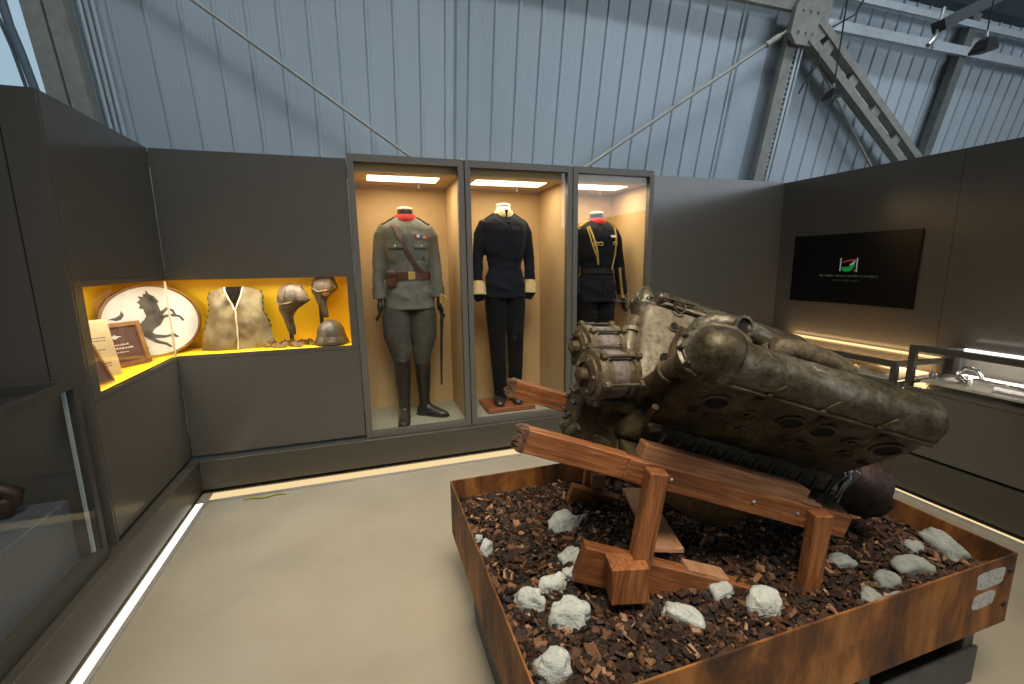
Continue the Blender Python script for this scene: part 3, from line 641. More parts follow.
def hand(g, w, d, side, ln=.17):
    """gloved relaxed hand hanging from wrist w; d = pointing direction"""
    w = V(w); d = V(d).normalized(); sd = V((0, -1, 0)); th = d.cross(sd).normalized()
    g.tube([w - d * .03, w + d * .02, w + d * .06, w + d * .09], [.026, .032, .038, .032], 12, flat=(.55, 1.0))
    for i, (off, l) in enumerate(((-.028, .062), (-.010, .075), (.009, .070), (.026, .055))):
        b = w + d * .08 + sd * off
        g.tube([b, b + d * l * .5 + th * .006 * side, b + d * l * .85 + th * .022 * side, b + d * l + th * .034 * side], [.0105, .010, .009, .007], 8)
    b = w + d * .03 - sd * .03
    g.tube([w + d * .015 + sd * .025, w + d * .05 + sd * .05, w + d * .085 + sd * .052 + th * .012 * side], [.014, .012, .009], 8)

def uniform(o, label, cfg):
    o = V(o); r = thing('uniform_mannequin', o, label, 'uniform on mannequin', 'uniforms in the tall showcases')
    cl = cfg['cloth']; hem = cfg['hem']
    secs = [(hem, 0, .0, *cfg['hemr']), (hem + .10, 0, 0, cfg['hemr'][0] * .985, cfg['hemr'][1] * .98), (1.10, 0, 0, *cfg['waist']), (1.25, 0, -.005, .162, .118), (1.36, 0, -.002, .174, .118), (1.435, 0, .004, .172, .100), (1.470, 0, .010, .146, .082), (1.492, 0, .014, .092, .068), (1.51, 0, .014, .068, .062)]
    B = Body(o, secs)
    g = G(); g.loft(B.rings(steps(hem, 1.51, 24)))
    for s in (-1, 1):
        A = cfg['arm'][0 if s < 0 else 1]
        g.tube([o + V(p) for p in A], cfg['armr'], 16, flat=(1, .92))
    g = remesh(g, .009, 4)
    from mathutils.bvhtree import BVHTree
    for v in g.bm.verts:      # folds in the cloth, deeper at waist and elbows
        q = v.co - o; dpt = .006 * mnoise.noise(V((q.x * 9, q.y * 9, q.z * 14))) + .0045 * mnoise.noise(V((q.x * 22 + q.z * 12, q.y * 20, q.z * 26)))
        v.co += V((q.x, q.y, 0)).normalized() * dpt * (1.3 if q.z < 1.2 else .6)
    tree = BVHTree.FromBMesh(g.bm)
    def drape(x, y): 
        h = tree.ray_cast(o + V((x, y, 1.8)), V((0, 0, -1)))[0]
        return h if h is not None else o + V((x, y, 1.46))
    global TN
    TN = part('tunic', g, cl, r, 80)
    # collar, neck
    g = G(); c = o + V((0, .012, 0))
    g.lathe([(.082, 1.474), (.083, 1.484), (.073, 1.520), (.069, 1.525), (.065, 1.521), (.063, 1.48)], c, (0, 0, 1), 28); part('collar', g, cfg['collar'], r, 50, label=cfg.get('collar_label'))
    g = G(); g.lathe([(.058, 1.49), (.056, 1.545), (.052, 1.560)], c, (0, 0, 1), 24); part('neck_stump', g, cfg['neck'][0], r, 40)
    g = G(); g.lathe([(.052, 1.558), (.057, 1.564), (.055, 1.574), (.035, 1.580), (.001, 1.581)], c, (0, 0, 1), 24); part('neck_cap', g, cfg['neck'][1], r, 50, label='pale cap of the neck')
    # front placket
    g = G(); g.ribbon([B.front(.012, z, .001) for z in steps(hem + .01, 1.47, 20)], [(0, -1, 0)] * 21, .030, .004); part('placket', g, cl, TN, 60)
    # lower body
    for s in (-1, 1):
        Lg = cfg['leg'][0 if s < 0 else 1]
        g = G(); g.tube([o + V(p) for p in Lg], cfg['legr'], 18, flat=(1, 1.05)); part('trouser_leg', g, cfg['trs'], r, 70)
    return r, B, o, drape

# --- grey field uniform with boots
shaft = [.105, .098, .088, .074, .060]
cfg = dict(cloth=M['grey_wool'], hem=.845, hemr=(.182, .125), waist=(.150, .108), collar=M['red'], collar_label='bright red standing collar', neck=(M['black_leather'], M['grey_neck']), trs=M['grey_wool_dark'],
  arm=([(-.146, .01, 1.438), (-.178, .012, 1.375), (-.205, .010, 1.20), (-.214, -.005, 1.06), (-.216, -.03, .93)], [(.146, .01, 1.438), (.178, .012, 1.375), (.198, .010, 1.20), (.206, -.01, 1.06), (.210, -.04, .93)]),
  armr=[.048, .056, .051, .046, .041],
  leg=([(-.085, .0, .90), (-.098, .0, .78), (-.102, -.005, .64), (-.085, -.01, .50), (-.080, -.01, .42)], [(.078, .01, .90), (.088, .01, .78), (.092, .015, .64), (.075, .02, .50), (.070, .02, .42)]), legr=[.095, .108, .100, .070, .056])
r, B, o, drape = uniform((.310, 3.42, .245), 'grey field uniform with red collar, leather belt and black boots, in the left showcase', cfg)
for s, ang, bx, by in ((-1, -.15, -.082, -.02), (1, .95, .075, .03)):
    d = V((math.sin(ang), -math.cos(ang), 0)); b0 = o + V((bx, by, 0))
    g = G()
    g.loft([[b0 + V((rx * math.cos(t), ry * math.sin(t) + dy, z)) for t in [2 * pi * k / 20 for k in range(20)]] for z, rx, ry, dy in ((.08, .042, .048, 0), (.16, .044, .05, .0), (.28, .056, .062, .005), (.38, .061, .064, .002), (.46, .064, .066, 0), (.475, .061, .063, 0))])
    x = d.cross(V((0, 0, 1)))
    secs = [(-.06, .030, .050), (-.03, .038, .10), (.02, .041, .105), (.07, .040, .075), (.12, .043, .055), (.165, .038, .042), (.195, .022, .028), (.205, .008, .016)]
    g.loft([[b0 + d * q + x * (w * math.cos(t)) + V((0, 0, max(.012, hh / 2 + .006 + (hh / 2) * math.sin(t)))) for t in [2 * pi * k / 18 for k in range(18)]] for q, w, hh in secs])
    g = remesh(g, .008, 3); bt = part('boot', g, M['black_leather'], r, 80)
    g = G(); g.loft([[b0 + d * q + x * (w * k) + V((0, 0, z)) for q, w in [(-.065, .025), (-.03, .042), (.03, .036), (.10, .046), (.17, .042), (.205, .02), (.21, 0)] for k in (1,)] + [b0 + d * q - x * w + V((0, 0, z)) for q, w in [(.205, .02), (.17, .042), (.10, .046), (.03, .036), (-.03, .042), (-.065, .025)]] for z in (.001, .013)]); part('sole', g, M['black'], bt)
for s, i in ((-1, 0), (1, 1)):
    w = V(cfg['arm'][i][-1]); g = G(); hand(g, o + w + V((0, -.006, -.005)), (0.02 * s, -.18, -1), -s); g = remesh(g, .0055, 3); part('glove', g, M['black_leather'], r, 80)
    g = G(); q = o + w; g.tube([q + V((0, .008, .075)), q + V((0, -.001, .0))], [.0475, .0455], 18); part('cuff', g, M['grey_wool'], r, 60)
g = G(); g.loft([[B.pt(z, 2 * pi * k / 40, gr) for k in range(40)] for z, gr in ((1.062, .002), (1.064, .009), (1.120, .009), (1.122, .002))]); wb = part('waist_belt', g, M['brown_leather'], r, 50)
g = G(); q = B.front(.012, 1.092, .010); g.box(q, (.05, .008, .055), None, .003); part('buckle', g, M['gold'], wb)
pth = [(-.098, 1.462), (-.085, 1.43), (-.055, 1.36), (-.02, 1.28), (.02, 1.20), (.06, 1.135), (.085, 1.10)]
g = G(); g.ribbon([B.front(x, z, .008) for x, z in pth], [(0, -1, .15)] * len(pth), .030, .004); part('cross_strap', g, M['brown_leather'], r, 40, label='brown leather strap across the chest')
g = G(); q = B.front(-.125, 1.075, .02); g.box(q, (.075, .045, .12), Matrix.Rotation(.1, 3, 'Y'), .010, 2); g.box(q + V((0, -.024, .035)), (.078, .008, .05), None, .003); part('pouch', g, M['brown_leather'], r, 60)
for s in (-1, 1):
    q = B.front(.092 * s, 1.325, .004); g = G(); g.loft([[B.front(.092 * s + dx, z, gr) for dx in (-.05, -.025, 0, .025, .05)] for z, gr in ((1.336, .003), (1.335, .011), (1.292, .015), (1.284, .012), (1.284, .004))], closed=False, cap=False); pf = part('pocket_flap', g, M['grey_wool'], TN)
    q = B.front(.092 * s, 1.302, .013); g = G(); g.ball(q, (.008, .005, .008), 10, 6); part('pocket_button', g, M['gold'], TN, 60)
    g = G(); g.ribbon([drape(s * x, .012) + V((0, 0, .001)) for x in (.078, .10, .125, .15, .172)], [(0, 0, 1)] * 5, .055, .007); part('shoulder_strap', g, M['black_leather'], r, 50)
g = G()
for k, mm in enumerate(('ribbon_r', 'ribbon_w', 'ribbon_b', 'ribbon_y', 'ribbon_r')):
    q = B.front(.050 + k * .021, 1.374 - .004 * k, .006); gg = G(); gg.box(q, (.0205, .005, .020)); part('ribbon_bar', gg, M[mm], TN)
g = G(); g.lathe([(.010, 0), (.010, .004), (.006, .006)], B.front(.105, 1.36, .004) + V((0, 0, -.14)), (0, -1, 0), 12); part('pocket_badge', g, M['grey_wool_dark'], TN)
# sword held at his left glove
hx = o + V((.225, -.085, .86))
r = thing('officer_sword', (hx.x, hx.y, .245), 'sword with gold hilt hanging in dark scabbard at the left hand of the grey uniform', 'sword')
g = G(); g.tube([hx + V((0, 0, -.02)), hx + V((-.012, .03, -.30)), hx + V((-.02, .05, -.612))], [.012, .011, .008], 10, flat=(1, .7)); part('scabbard', g, M['black_leather'], r, 60)
g = G(); g.tube([hx + V((0, -.01, .0)), hx + V((-.004, -.012, .04)), hx + V((-.01, -.012, .085))], [.011, .014, .012], 10); g.tube([hx + V((.006, -.02, .0)), hx + V((.035, -.04, .03)), hx + V((.03, -.04, .07)), hx + V((-.006, -.018, .092))], .006, 8); part('hilt', g, M['gold'], r, 60)

# --- dark uniform with cream collar on a wooden base
cfg = dict(cloth=M['navy_wool'], hem=.86, hemr=(.168, .115), waist=(.130, .102), collar=M['cream'], collar_label='cream and gold embroidered collar', neck=(M['white_neck'], M['white_neck']), trs=M['navy_trs'],
  arm=([(-.146, .01, 1.438), (-.186, .012, 1.35), (-.212, .012, 1.18), (-.220, 0, 1.02), (-.224, -.02, .885)], [(.146, .01, 1.438), (.184, .012, 1.35), (.208, .012, 1.18), (.210, .0, 1.02), (.200, -.015, .885)]),
  armr=[.048, .052, .043, .044, .052],
  leg=([(-.072, .0, .92), (-.076, .0, .80), (-.072, .0, .55), (-.062, .0, .30), (-.050, .005, .03)], [(.072, .0, .92), (.078, .0, .80), (.080, .0, .55), (.080, .0, .30), (.072, .005, .03)]), legr=[.088, .088, .070, .060, .050])
zb = .244
r, B, o, drape = uniform((1.055, 3.42, zb + .045), 'dark navy uniform with cream collar and cuffs on a wooden base', cfg)
g = G(); g.box(o + V((.0, 0.0, -.025)), (.40, .30, .038), None, .006); part('wooden_base', g, M['base_wood'], r)
for s, i in ((-1, 0), (1, 1)):
    w = o + V(cfg['arm'][i][-1]); w0 = o + V(cfg['arm'][i][-2]); t = (w - w0).normalized()
    g = G(); g.tube([w - t * .105, w - t * .005], [.058, .064], 20); cf = part('cuff', g, M['cream'], r, 60, label='cream gold edged cuff')
    g = G(); g.tube([w - t * .108, w - t * .100], [.0595, .0605], 20); part('cuff_braid', g, M['gold'], cf, 60)
    g = G(); g.tube([w - t * .01, w + t * .02, w + t * .045 + V((s * .02, 0, 0))], [.06, .052, .012], 16, flat=(1, .8)); part('sleeve_end', g, M['navy_wool'], r, 60)
    g = G(); q = o + V((.072 * s - .01 * (s < 0), -.03, .002)); g.loft([[q + V((wx * math.cos(a), yy + wy * math.sin(a) * 0, 0)) + V((0, 0, zz * (math.sin(a) + 1))) for a in [2 * pi * k / 14 for k in range(14)]] for yy, wx, wy, zz in ((.07, .025, 0, .028), (.03, .038, 0, .035), (-.04, .042, 0, .025), (-.08, .036, 0, .018), (-.10, .012, 0, .008))]); part('shoe', g, M['black_leather'], r, 60)
for i in range(6):
    g = G(); g.ball(B.front(.012, 1.43 - i * .085, .006), (.009, .006, .009), 10, 6); part('button', g, M['navy_trs'], TN, 60)
g = G()
for s in (-1, 1):
    for k in range(3): g.lathe([(.007, 0), (.004, .003)], o + V((s * .036, .012 - .072 + .003 * k, 1.484 + .013 * k)), (s * .4, -1, .2), 8)
part('collar_star', g, M['gold'], r)
g = G(); q = o + V((0, -.071, 1.498)); g.prism([(-.014, .028), (.014, .028), (.006, 0), (.003, -.03), (-.003, -.03), (-.006, 0)], (q, (1, 0, 0), (0, -.15, 1), (0, -1, 0)), .006); part('collar_front', g, M['navy_wool'], r)
for s in (-1, 1):
    g = G(); g.ribbon([drape(s * x, .012) + V((0, 0, .001)) for x in (.078, .10, .125, .15, .172)], [(0, 0, 1)] * 5, .05, .005); part('shoulder_strap', g, M['navy_trs'], r, 50)

# --- dark uniform with red collar and gold cords
cfg = dict(cloth=M['navy_wool3'], hem=.84, hemr=(.180, .125), waist=(.136, .104), collar=M['red'], collar_label='red standing collar', neck=(M['black_leather'], M['grey_neck']), trs=M['navy_trs'],
  arm=([(-.146, .01, 1.438), (-.182, .012, 1.35), (-.204, .012, 1.18), (-.214, 0, 1.02), (-.220, -.02, .90)], [(.146, .01, 1.438), (.184, .012, 1.35), (.214, .012, 1.18), (.236, .0, 1.02), (.250, -.015, .89)]),
  armr=[.048, .056, .051, .048, .045],
  leg=([(-.078, .0, .92), (-.084, .0, .80), (-.082, .0, .55), (-.078, .0, .30), (-.075, .005, .03)], [(.078, .0, .92), (.084, .0, .80), (.082, .0, .55), (.078, .0, .30), (.075, .005, .03)]), legr=[.095, .095, .078, .068, .060])
r, B, o, drape = uniform((1.865, 3.42, .245), 'dark uniform with red collar and gold shoulder cords, in the right showcase', cfg)
for s, i in ((-1, 0), (1, 1)):
    w = V(cfg['arm'][i][-1]); g = G(); hand(g, o + w, (.03 * s, -.12, -1), -s); g = remesh(g, .0055, 3); part('glove', g, M['black_leather'], r, 80)
    g = G(); g.ribbon([drape(s * x, .012) + V((0, 0, .001)) for x in (.078, .10, .125, .15, .172)], [(0, 0, 1)] * 5, .065, .010); ep = part('epaulette', g, M['gold'], r, 50, label='gold epaulette')
    g = G()
    for k in range(9): a = pi * k / 8; q = drape(s * (.168 + .018 * math.sin(a)), .012 - .034 * math.cos(a)) + V((0, 0, .004)); g.tube([q, q + V((s * .008, 0, -.035))], .005, 6)
    part('epaulette_fringe', g, M['gold'], ep, 60)
    q = o + V((.06 * s, -.10, .008)); g = G(); g.loft([[q + V((wx * math.cos(a), yy, zz * (math.sin(a) + 1) - .006)) for a in [2 * pi * k / 14 for k in range(14)]] for yy, wx, zz in ((.16, .03, .035), (.10, .04, .045), (.03, .045, .03), (-.02, .038, .02), (-.045, .012, .01))]); part('shoe', g, M['black_leather'], r, 60)
def cord(pts, rad=.006, nm='gold_cord'):
    g = G(); g.tube([B.front(x, z, .006) for x, z in pts], rad, 8); part(nm, g, M['gold'], r, 60)
cord([(-.11, 1.455), (-.10, 1.40), (-.085, 1.34), (-.065, 1.27), (-.052, 1.20), (-.045, 1.15)], .009)
cord([(-.125, 1.45), (-.118, 1.39), (-.105, 1.33), (-.085, 1.27), (-.06, 1.21), (-.045, 1.15)], .006)
cord([(.125, 1.45), (.128, 1.38), (.125, 1.30), (.118, 1.22), (.105, 1.15), (.095, 1.10)], .007)
g = G(); g.tube([o + V(p) for p in ((.15, -.12, 1.12), (.165, -.12, 1.02), (.185, -.11, .92), (.20, -.10, .87))], [.010, .010, .012, .016], 8); part('gold_cord', g, M['gold'], r, 60)
for cx, cz in ((-.055, 1.315), (.125, 1.318)):
    g = G(); 
    for t0 in (0, 1): g.tube([B.front(cx + (.022 if t0 else -.018) + .02 * math.cos(t), cz + .013 * math.sin(t), .010) for t in [2 * pi * k / 14 for k in range(15)]], .004, 6, cap=False)
    part('gold_knot', g, M['gold'], TN, 60)
g = G(); g.loft([[B.front(.065 + dx, z, gr) for dx in (0, .03, .06)] for z, gr in ((1.385, .004), (1.385, .009), (1.367, .009), (1.367, .004))], closed=False, cap=False); part('ribbon_bar', g, M['ribbon_w'], TN)
g = G(); g.loft([[B.pt(z, 2 * pi * k / 40, gr) for k in range(40)] for z, gr in ((1.075, .002), (1.077, .008), (1.115, .008), (1.117, .002))]); part('waist_belt', g, M['black_leather'], r, 50)

# ================================================================== LEFT GLASS CASE
r = thing('glass_display_case', (-1.55, 1.4, .225), 'large dark framed glass case on the left plinth', 'glass case')
x0, x1, y0, y1, z0, z1, f = -2.6, -1.10, -.2, 2.150, .226, .992, .028
g = G()
g.span((x1 - .03, y0, z1 - f), (x1, y1, z1)); g.span((x1 - .03, y0, z0), (x1, y1, z0 + .055)); g.span((x0, y1 - .03, z1 - f), (x1 - .03, y1, z1)); g.span((x0, y1 - .03, z0), (x1 - .03, y1, z0 + .055)); g.span((x0, y0, z0), (x1 - .03, y1 - .03, z0 + .03))
part('rail_frame', g, M['dark_frame'], r)
for px, py in ((x1 - .028, y1 - .030), (x1 - .028, y0)):
    g = G(); g.span((px, py, z0 + .056), (px + .028, py + .03, z1 - f - .001)); part('corner_post', g, M['dark_frame'], r)
g = G(); g.span((x1 - .012, y0 + .03, z0 + .056), (x1 - .004, y1 - .031, z1 - f - .001)); part('glass_pane', g, M['glass'], r)
g = G(); g.span((x0, y0 + .03, z1 - .012), (x1 - .031, y1 - .031, z1 - .004)); part('glass_top', g, M['glass'], r)
g = G(); g.span((x0, y1 - .020, z0 + .056), (x1 - .032, y1 - .012, z1 - f - .001)); part('back_panel', g, M['panel'], r)
g = G(); g.span((x1 - .024, y1 - .062, z0 + .06), (x1 - .014, y1 - .052, z1 - f - .002)); part('corner_strip', g, M['flashing'], r)  # pale blue grey strip just inside the glass corner
g = G(); g.span((-2.6, .3, .258), (-1.165, 2.09, .528), .003); solo('display_block', g, M['grey_block'], 'grey block inside the left glass case carrying the dark carved object', 'display block')
r = thing('carved_fitting', (-1.55, 1.80, .529), 'dark brown carved wooden fitting lying in the left glass case', 'carved fitting')
CF = V((-1.35, 2.0, .529)); cd = V((1, .30, 0)).normalized(); cs = V((-.30, 1, 0)).normalized()
g = G()
for k, (w, hh) in enumerate(((.07, .03), (.11, .03), (.09, .03), (.06, .025))): g.path_box(CF - cd * .7 + V((0, 0, .016 + k * .027)), CF - cd * (.02 + .02 * k) + V((0, 0, .016 + k * .027)), w, hh, bevel=.006)
part('stepped_body', g, M['shiny_brown'], r)
g = G(); g.tube([CF - cd * .08 + V((0, 0, .06)), CF - cd * .02 + V((0, 0, .10)), CF + cd * .04 + V((0, 0, .105)), CF + cd * .075 + V((0, 0, .08)), CF + cd * .07 + V((0, 0, .03))], [.03, .027, .026, .03, .02], 10); g.box(CF + cd * .02 + V((0, 0, .038)), (.10, .07, .072), Matrix.Rotation(.3, 3, 'Z'), .012, 2); part('scroll_end', g, M['shiny_brown'], r, 50)
g = G(); g.tube([CF - cd * .7 + V((0, 0, .125)), CF - cd * .2 + V((0, 0, .128)), CF - cd * .1 + V((0, 0, .11))], [.018, .018, .022], 8); part('ridge', g, M['shiny_brown'], r, 60)

# ================================================================== SCREEN
xs = XR - .012
r = thing('wall_screen', (XR, 2.52, 1.06), 'black flat screen with a small green emblem on the right partition', 'screen')
g = G(); g.span((XR - .012, 2.048, 1.067), (XR - .001, 2.990, 1.606), .002); part('bezel', g, M['screen'], r)
g = G(); g.span((XR - .0135, 2.056, 1.075), (XR - .0122, 2.982, 1.598)); part('display', g, M['screen'], r)
def S(y, z): return V((XR - .0145, y, z))
fr = lambda y, z: (S(y, z), (0, -1, 0), (0, 0, 1), (-1, 0, 0))
g = G(); g.prism([(-.045, -.025), (-.02, -.035), (.02, -.03), (.045, .0), (.05, .03), (.03, .025), (.01, .0), (-.02, .0), (-.05, .0)], fr(2.513, 1.352), .0008); part('emblem_green', g, M['scr_green'], r)
g = G(); g.prism([(-.045, .03), (-.015, .042), (.02, .048), (.052, .05), (.056, .035), (.02, .034), (-.015, .03), (-.042, .018)], fr(2.511, 1.362), .0008); g.prism([(.03, -.035), (.05, -.02), (.045, -.042)], fr(2.505, 1.36), .0008); part('emblem_red', g, M['scr_red'], r)
g = G()
for q, h0, h1 in ((-.062, -.045, .055), (.062, -.05, .055)): g.prism([(q - .004, h0), (q + .004, h0), (q + .004, h1), (q - .004, h1)], fr(2.511, 1.365), .0006)
g.prism([(.0, -.005), (.03, .01), (.05, .04), (.03, .03), (.01, .012)], fr(2.506, 1.363), .0012); part('emblem_white', g, M['scr_white'], r)
for nm, yy0, yy1, z, hh, mm in (('caption', 2.735, 2.292, 1.284, .016, 'scr_text'), ('subcaption', 2.625, 2.405, 1.249, .012, 'scr_dim')):
    g = G(); y = yy0
    while y > yy1 + .01:
        wlen = R_.randint(3, 8)
        for _ in range(wlen):
            if y < yy1 + .006: break
            q = y; h2 = hh * R_.choice((.8, 1, 1, 1)); tt = .0028
            g.prism([(0, -h2 / 2), (tt, -h2 / 2), (tt, h2 / 2), (0, h2 / 2)], fr(q, z), .0006)
            if R_.random() < .7: zz = R_.choice((-.45, 0, .38)) * h2; g.prism([(tt, zz), (.008, zz), (.008, zz + .0025), (tt, zz + .0025)], fr(q, z), .0006)
            if R_.random() < .5: g.prism([(.0065, -h2 / 2), (.009, -h2 / 2), (.009, h2 / 2), (.0065, h2 / 2)], fr(q, z), .0006)
            y -= .0125
        y -= .009
    part(nm, g, M[mm], r)

# ================================================================== RIGHT DISPLAY CASES
def low_case(label, y0, y1, zt, xf, xb, zb, led_m, shelf, dz):
    f = .032
    r = thing('low_display_case', ((xf + xb) / 2, (y0 + y1) / 2, zb), label, 'display case', 'low lit cases along the right partition')
    g = G(); g.span((xf, y0, zb), (xb, y1, zb + .02)); part('case_base', g, M['panel'], r)
    g = G(); g.span((xf, y0, zt - f), (xf + f, y1, zt)); g.path_box((xf + f, y1 - f / 2, zt - f / 2), (xb, y1 - f / 2, zt - f / 2 - dz), f, f * .9); g.path_box((xf + f, y0 + f / 2, zt - f / 2), (xb, y0 + f / 2, zt - f / 2 - dz), f, f * .9); part('top_frame', g, M['dark_frame'], r)
    for px, zz in ((xf, zt - f - .001), (xb - f, zt - f - dz)):
        for py in (y0, y1 - f): g = G(); g.span((px, py, zb + .021), (px + f, py + f, zz)); part('corner_post', g, M['dark_frame'], r)
    g = G(); g.span((xf + .008, y0 + f, zb + .022), (xf + .014, y1 - f, zt - f - .001)); part('front_glass', g, M['glass'], r)
    g = G(); g.path_box((xf + f, (y0 + y1) / 2, zt - .008), (xb - .03, (y0 + y1) / 2, zt - .008 - dz), y1 - y0 - 2 * f, .006); part('top_glass', g, M['glass'], r)
    g = G(); g.span((xb - .024, y0 + .03, zt - dz - .012), (xb - .002, y1 - .036, zt - dz + .002)); part('light_bar', g, led_m, r, label='glowing light bar along the back edge')
    g = G(); g.span((xf + .035, y0 + .035, shelf - .012), (xb - .035, y1 - .06, shelf)); part('display_board', g, M['shelf'], r)
    L = bpy.data.lights.new('case lamp', 'AREA'); L.shape = 'RECTANGLE'; L.size = .04; L.size_y = y1 - y0 - .1; L.energy = 5.0; L.color = (1, .62, .28) if led_m == M['led_back'] else (1, .9, .82)
    o = bpy.data.objects.new('case_lamp', L); COL.objects.link(o); o.location = (xb - .06, (y0 + y1) / 2, zt - dz - .03)
    L2 = bpy.data.lights.new('case wash', 'AREA'); L2.shape = 'RECTANGLE'; L2.size = .03; L2.size_y = y1 - y0 - .1; L2.energy = .9 if led_m == M['led_back'] else .25; L2.color = L.color
    o2 = bpy.data.objects.new('case_wash', L2); COL.objects.link(o2); o2.location = (xb - .05, (y0 + y1) / 2, zt + .0); o2.rotation_euler = (0, math.radians(-150), 0)
    return r
low_case('low case lit amber below the screen, behind the engine', 1.82, 3.02, .785, 3.07, 3.54, .640, M['led_back'], .668, .012)
low_case('low case with white light and silver objects at the right edge', .35, 1.765, .905, 3.07, 3.54, .640, M['led_cold'], .70, .052)
g = G(); g.span((3.065, -1.0, .262), (3.54, 3.13, .638)); struct('trim_6', g, M['panel'], label='dark grey counter front below the right cases')
g = G(); g.span((3.10, -1.0, .2452), (3.54, 3.12, .2615)); struct('trim_7', g, M['gap'])
for k, (ya, yb, xa, xb2, w, rzz) in enumerate(((1.95, 2.30, 3.20, 3.30, .05, 0), (2.02, 2.50, 3.36, 3.22, .035, 0), (2.35, 2.80, 3.2, 3.38, .05, 0))):
    g = G(); g.path_box((xa, ya, .690 + .014 * k), (xb2, yb, .70 + .016 * k), w, .026 if k != 1 else .034, bevel=.003)
    solo('wooden_rib', g, M['pale_wood'], ('short pale wooden strip nearest the right end of the amber lit case', 'pale wooden bar lying diagonally in the amber lit case', 'pale wooden strip at the far end of the amber lit case')[k], 'wooden strip', 'pale wooden strips in the amber case')
g = G(); g.loft([[V((3.14 + .13 * u, 1.98 + .32 * v, .6662 + .004 * math.sin(v * 5))) for u, v in ((0, 0), (1, 0.1), (1.1, .9), (.1, 1))], [V((3.14 + .13 * u, 1.98 + .32 * v, .6682 + .004 * math.sin(v * 5))) for u, v in ((0, 0), (1, .1), (1.1, .9), (.1, 1))]]); solo('paper_sheet', g, M['paper'], 'pale sheet lying under the wooden strips in the amber lit case', 'paper')
# silver things in the near case
r = thing('control_levers', (3.25, 1.58, .701), 'cluster of bent silver levers lying at the left end of the white lit case', 'silver fitting')
g = G(); g.tube([(3.24, 1.60, .715), (3.26, 1.62, .75), (3.28, 1.59, .785), (3.28, 1.54, .78), (3.27, 1.51, .745), (3.26, 1.505, .715)], .011, 8); part('curved_lever', g, M['silver'], r, 60)
g = G(); g.tube([(3.2, 1.67, .712), (3.22, 1.63, .735), (3.22, 1.58, .74), (3.2, 1.54, .715)], .014, 8); part('curved_lever', g, M['silver'], r, 60)
g = G(); g.lathe([(.03, 0), (.03, .02), (.012, .03), (.012, .045)], (3.25, 1.57, .701), (0, 0, 1), 14); g.lathe([(.02, 0), (.02, .03), (.008, .04)], (3.2, 1.70, .701), (0, 0, 1), 14); part('mounting_boss', g, M['silver'], r, 50)
g = G(); g.tube([(3.25, 1.53, .728), (3.22, 1.0, .722), (3.2, .6, .72)], .012, 10); solo('silver_rod', g, M['silver'], 'long silver rod lying in the white lit case', 'rod', smooth=60)
g = G(); g.span((3.12, 1.40, .7005), (3.20, 1.49, .7025)); g.path_box((3.15, 1.40, .722), (3.15, 1.49, .722), .003, .042, (0.5, 0, 1)); solo('white_card', g, M['card'], 'small white card standing before the silver levers', 'card')
g = G(); g.span((3.11, .80, .7005), (3.16, 1.22, .724), .004); solo('brown_box', g, M['brown_leather'], 'flat brown box lying beside the silver rod', 'box')
# floor scrap
g = G(); g.tube([(-.80 + .03 * i, 2.935 + .012 * math.sin(i * 1.3), .006 + .001 * i % 3 * .001) for i in range(9)], [.004, .006, .007, .006, .005, .007, .006, .005, .003], 8); solo('cable_sleeve', g, M['lime'], 'thin green yellow cable sleeve lying by the back floor light strip', 'cable sleeve', smooth=60)
for k, (x, y) in enumerate(((.23, 2.80), (.35, 2.78), (.47, 2.74), (.56, 2.79), (.60, 2.76), (.1, 2.60), (.2, 2.85))): pass

# ================================================================== PLANTER
PX0, PX1, PY0, PY1, PZ0, PZ1 = .292, 1.902, .719, 1.796, .252, .497
r = thing('corten_planter', (1.1, 1.25, 0), 'low rusty steel planter box on a grey base, holding the engine display', 'planter')
g = G(); g.span((PX0, PY0, PZ0), (PX1, PY0 + .006, PZ1), .001); part('front_panel', g, M['corten'], r)
g = G(); g.span((PX0, PY1 - .006, PZ0), (PX1, PY1, PZ1), .001); part('rear_panel', g, M['corten'], r)
g = G(); g.span((PX0, PY0 + .0065, PZ0), (PX0 + .006, PY1 - .0065, PZ1), .001); part('side_panel', g, M['corten'], r)
g = G(); g.span((PX1 - .006, PY0 + .0065, PZ0), (PX1, PY1 - .0065, PZ1), .001); part('side_panel', g, M['corten'], r)
g = G(); g.span((PX0 + .006, PY0 + .007, PZ0), (PX1 - .006, PY1 - .007, PZ0 + .01)); part('bottom_plate', g, M['corten'], r)
for z in (.445, .325):
    g = G(); g.lathe([(.009, 0), (.009, .004), (.005, .007)], (1.872, PY0, z), (0, -1, 0), 10); part('bolt', g, M['black'], r)
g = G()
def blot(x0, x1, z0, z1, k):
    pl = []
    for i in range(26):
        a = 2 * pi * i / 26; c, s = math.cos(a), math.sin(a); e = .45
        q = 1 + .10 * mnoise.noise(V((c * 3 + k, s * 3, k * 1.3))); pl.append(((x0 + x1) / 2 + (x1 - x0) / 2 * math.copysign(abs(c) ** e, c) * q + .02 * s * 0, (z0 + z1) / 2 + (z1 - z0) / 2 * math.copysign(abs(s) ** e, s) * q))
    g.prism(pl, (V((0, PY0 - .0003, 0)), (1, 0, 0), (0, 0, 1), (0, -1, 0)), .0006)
blot(1.712, 1.846, .408, .468, 1); blot(1.705, 1.815, .342, .394, 4)  # two squarish white blots, mottled with brown, on the front panel
part('pale_mark', g, M['white_mark'], r, label='mottled white rectangular mark')
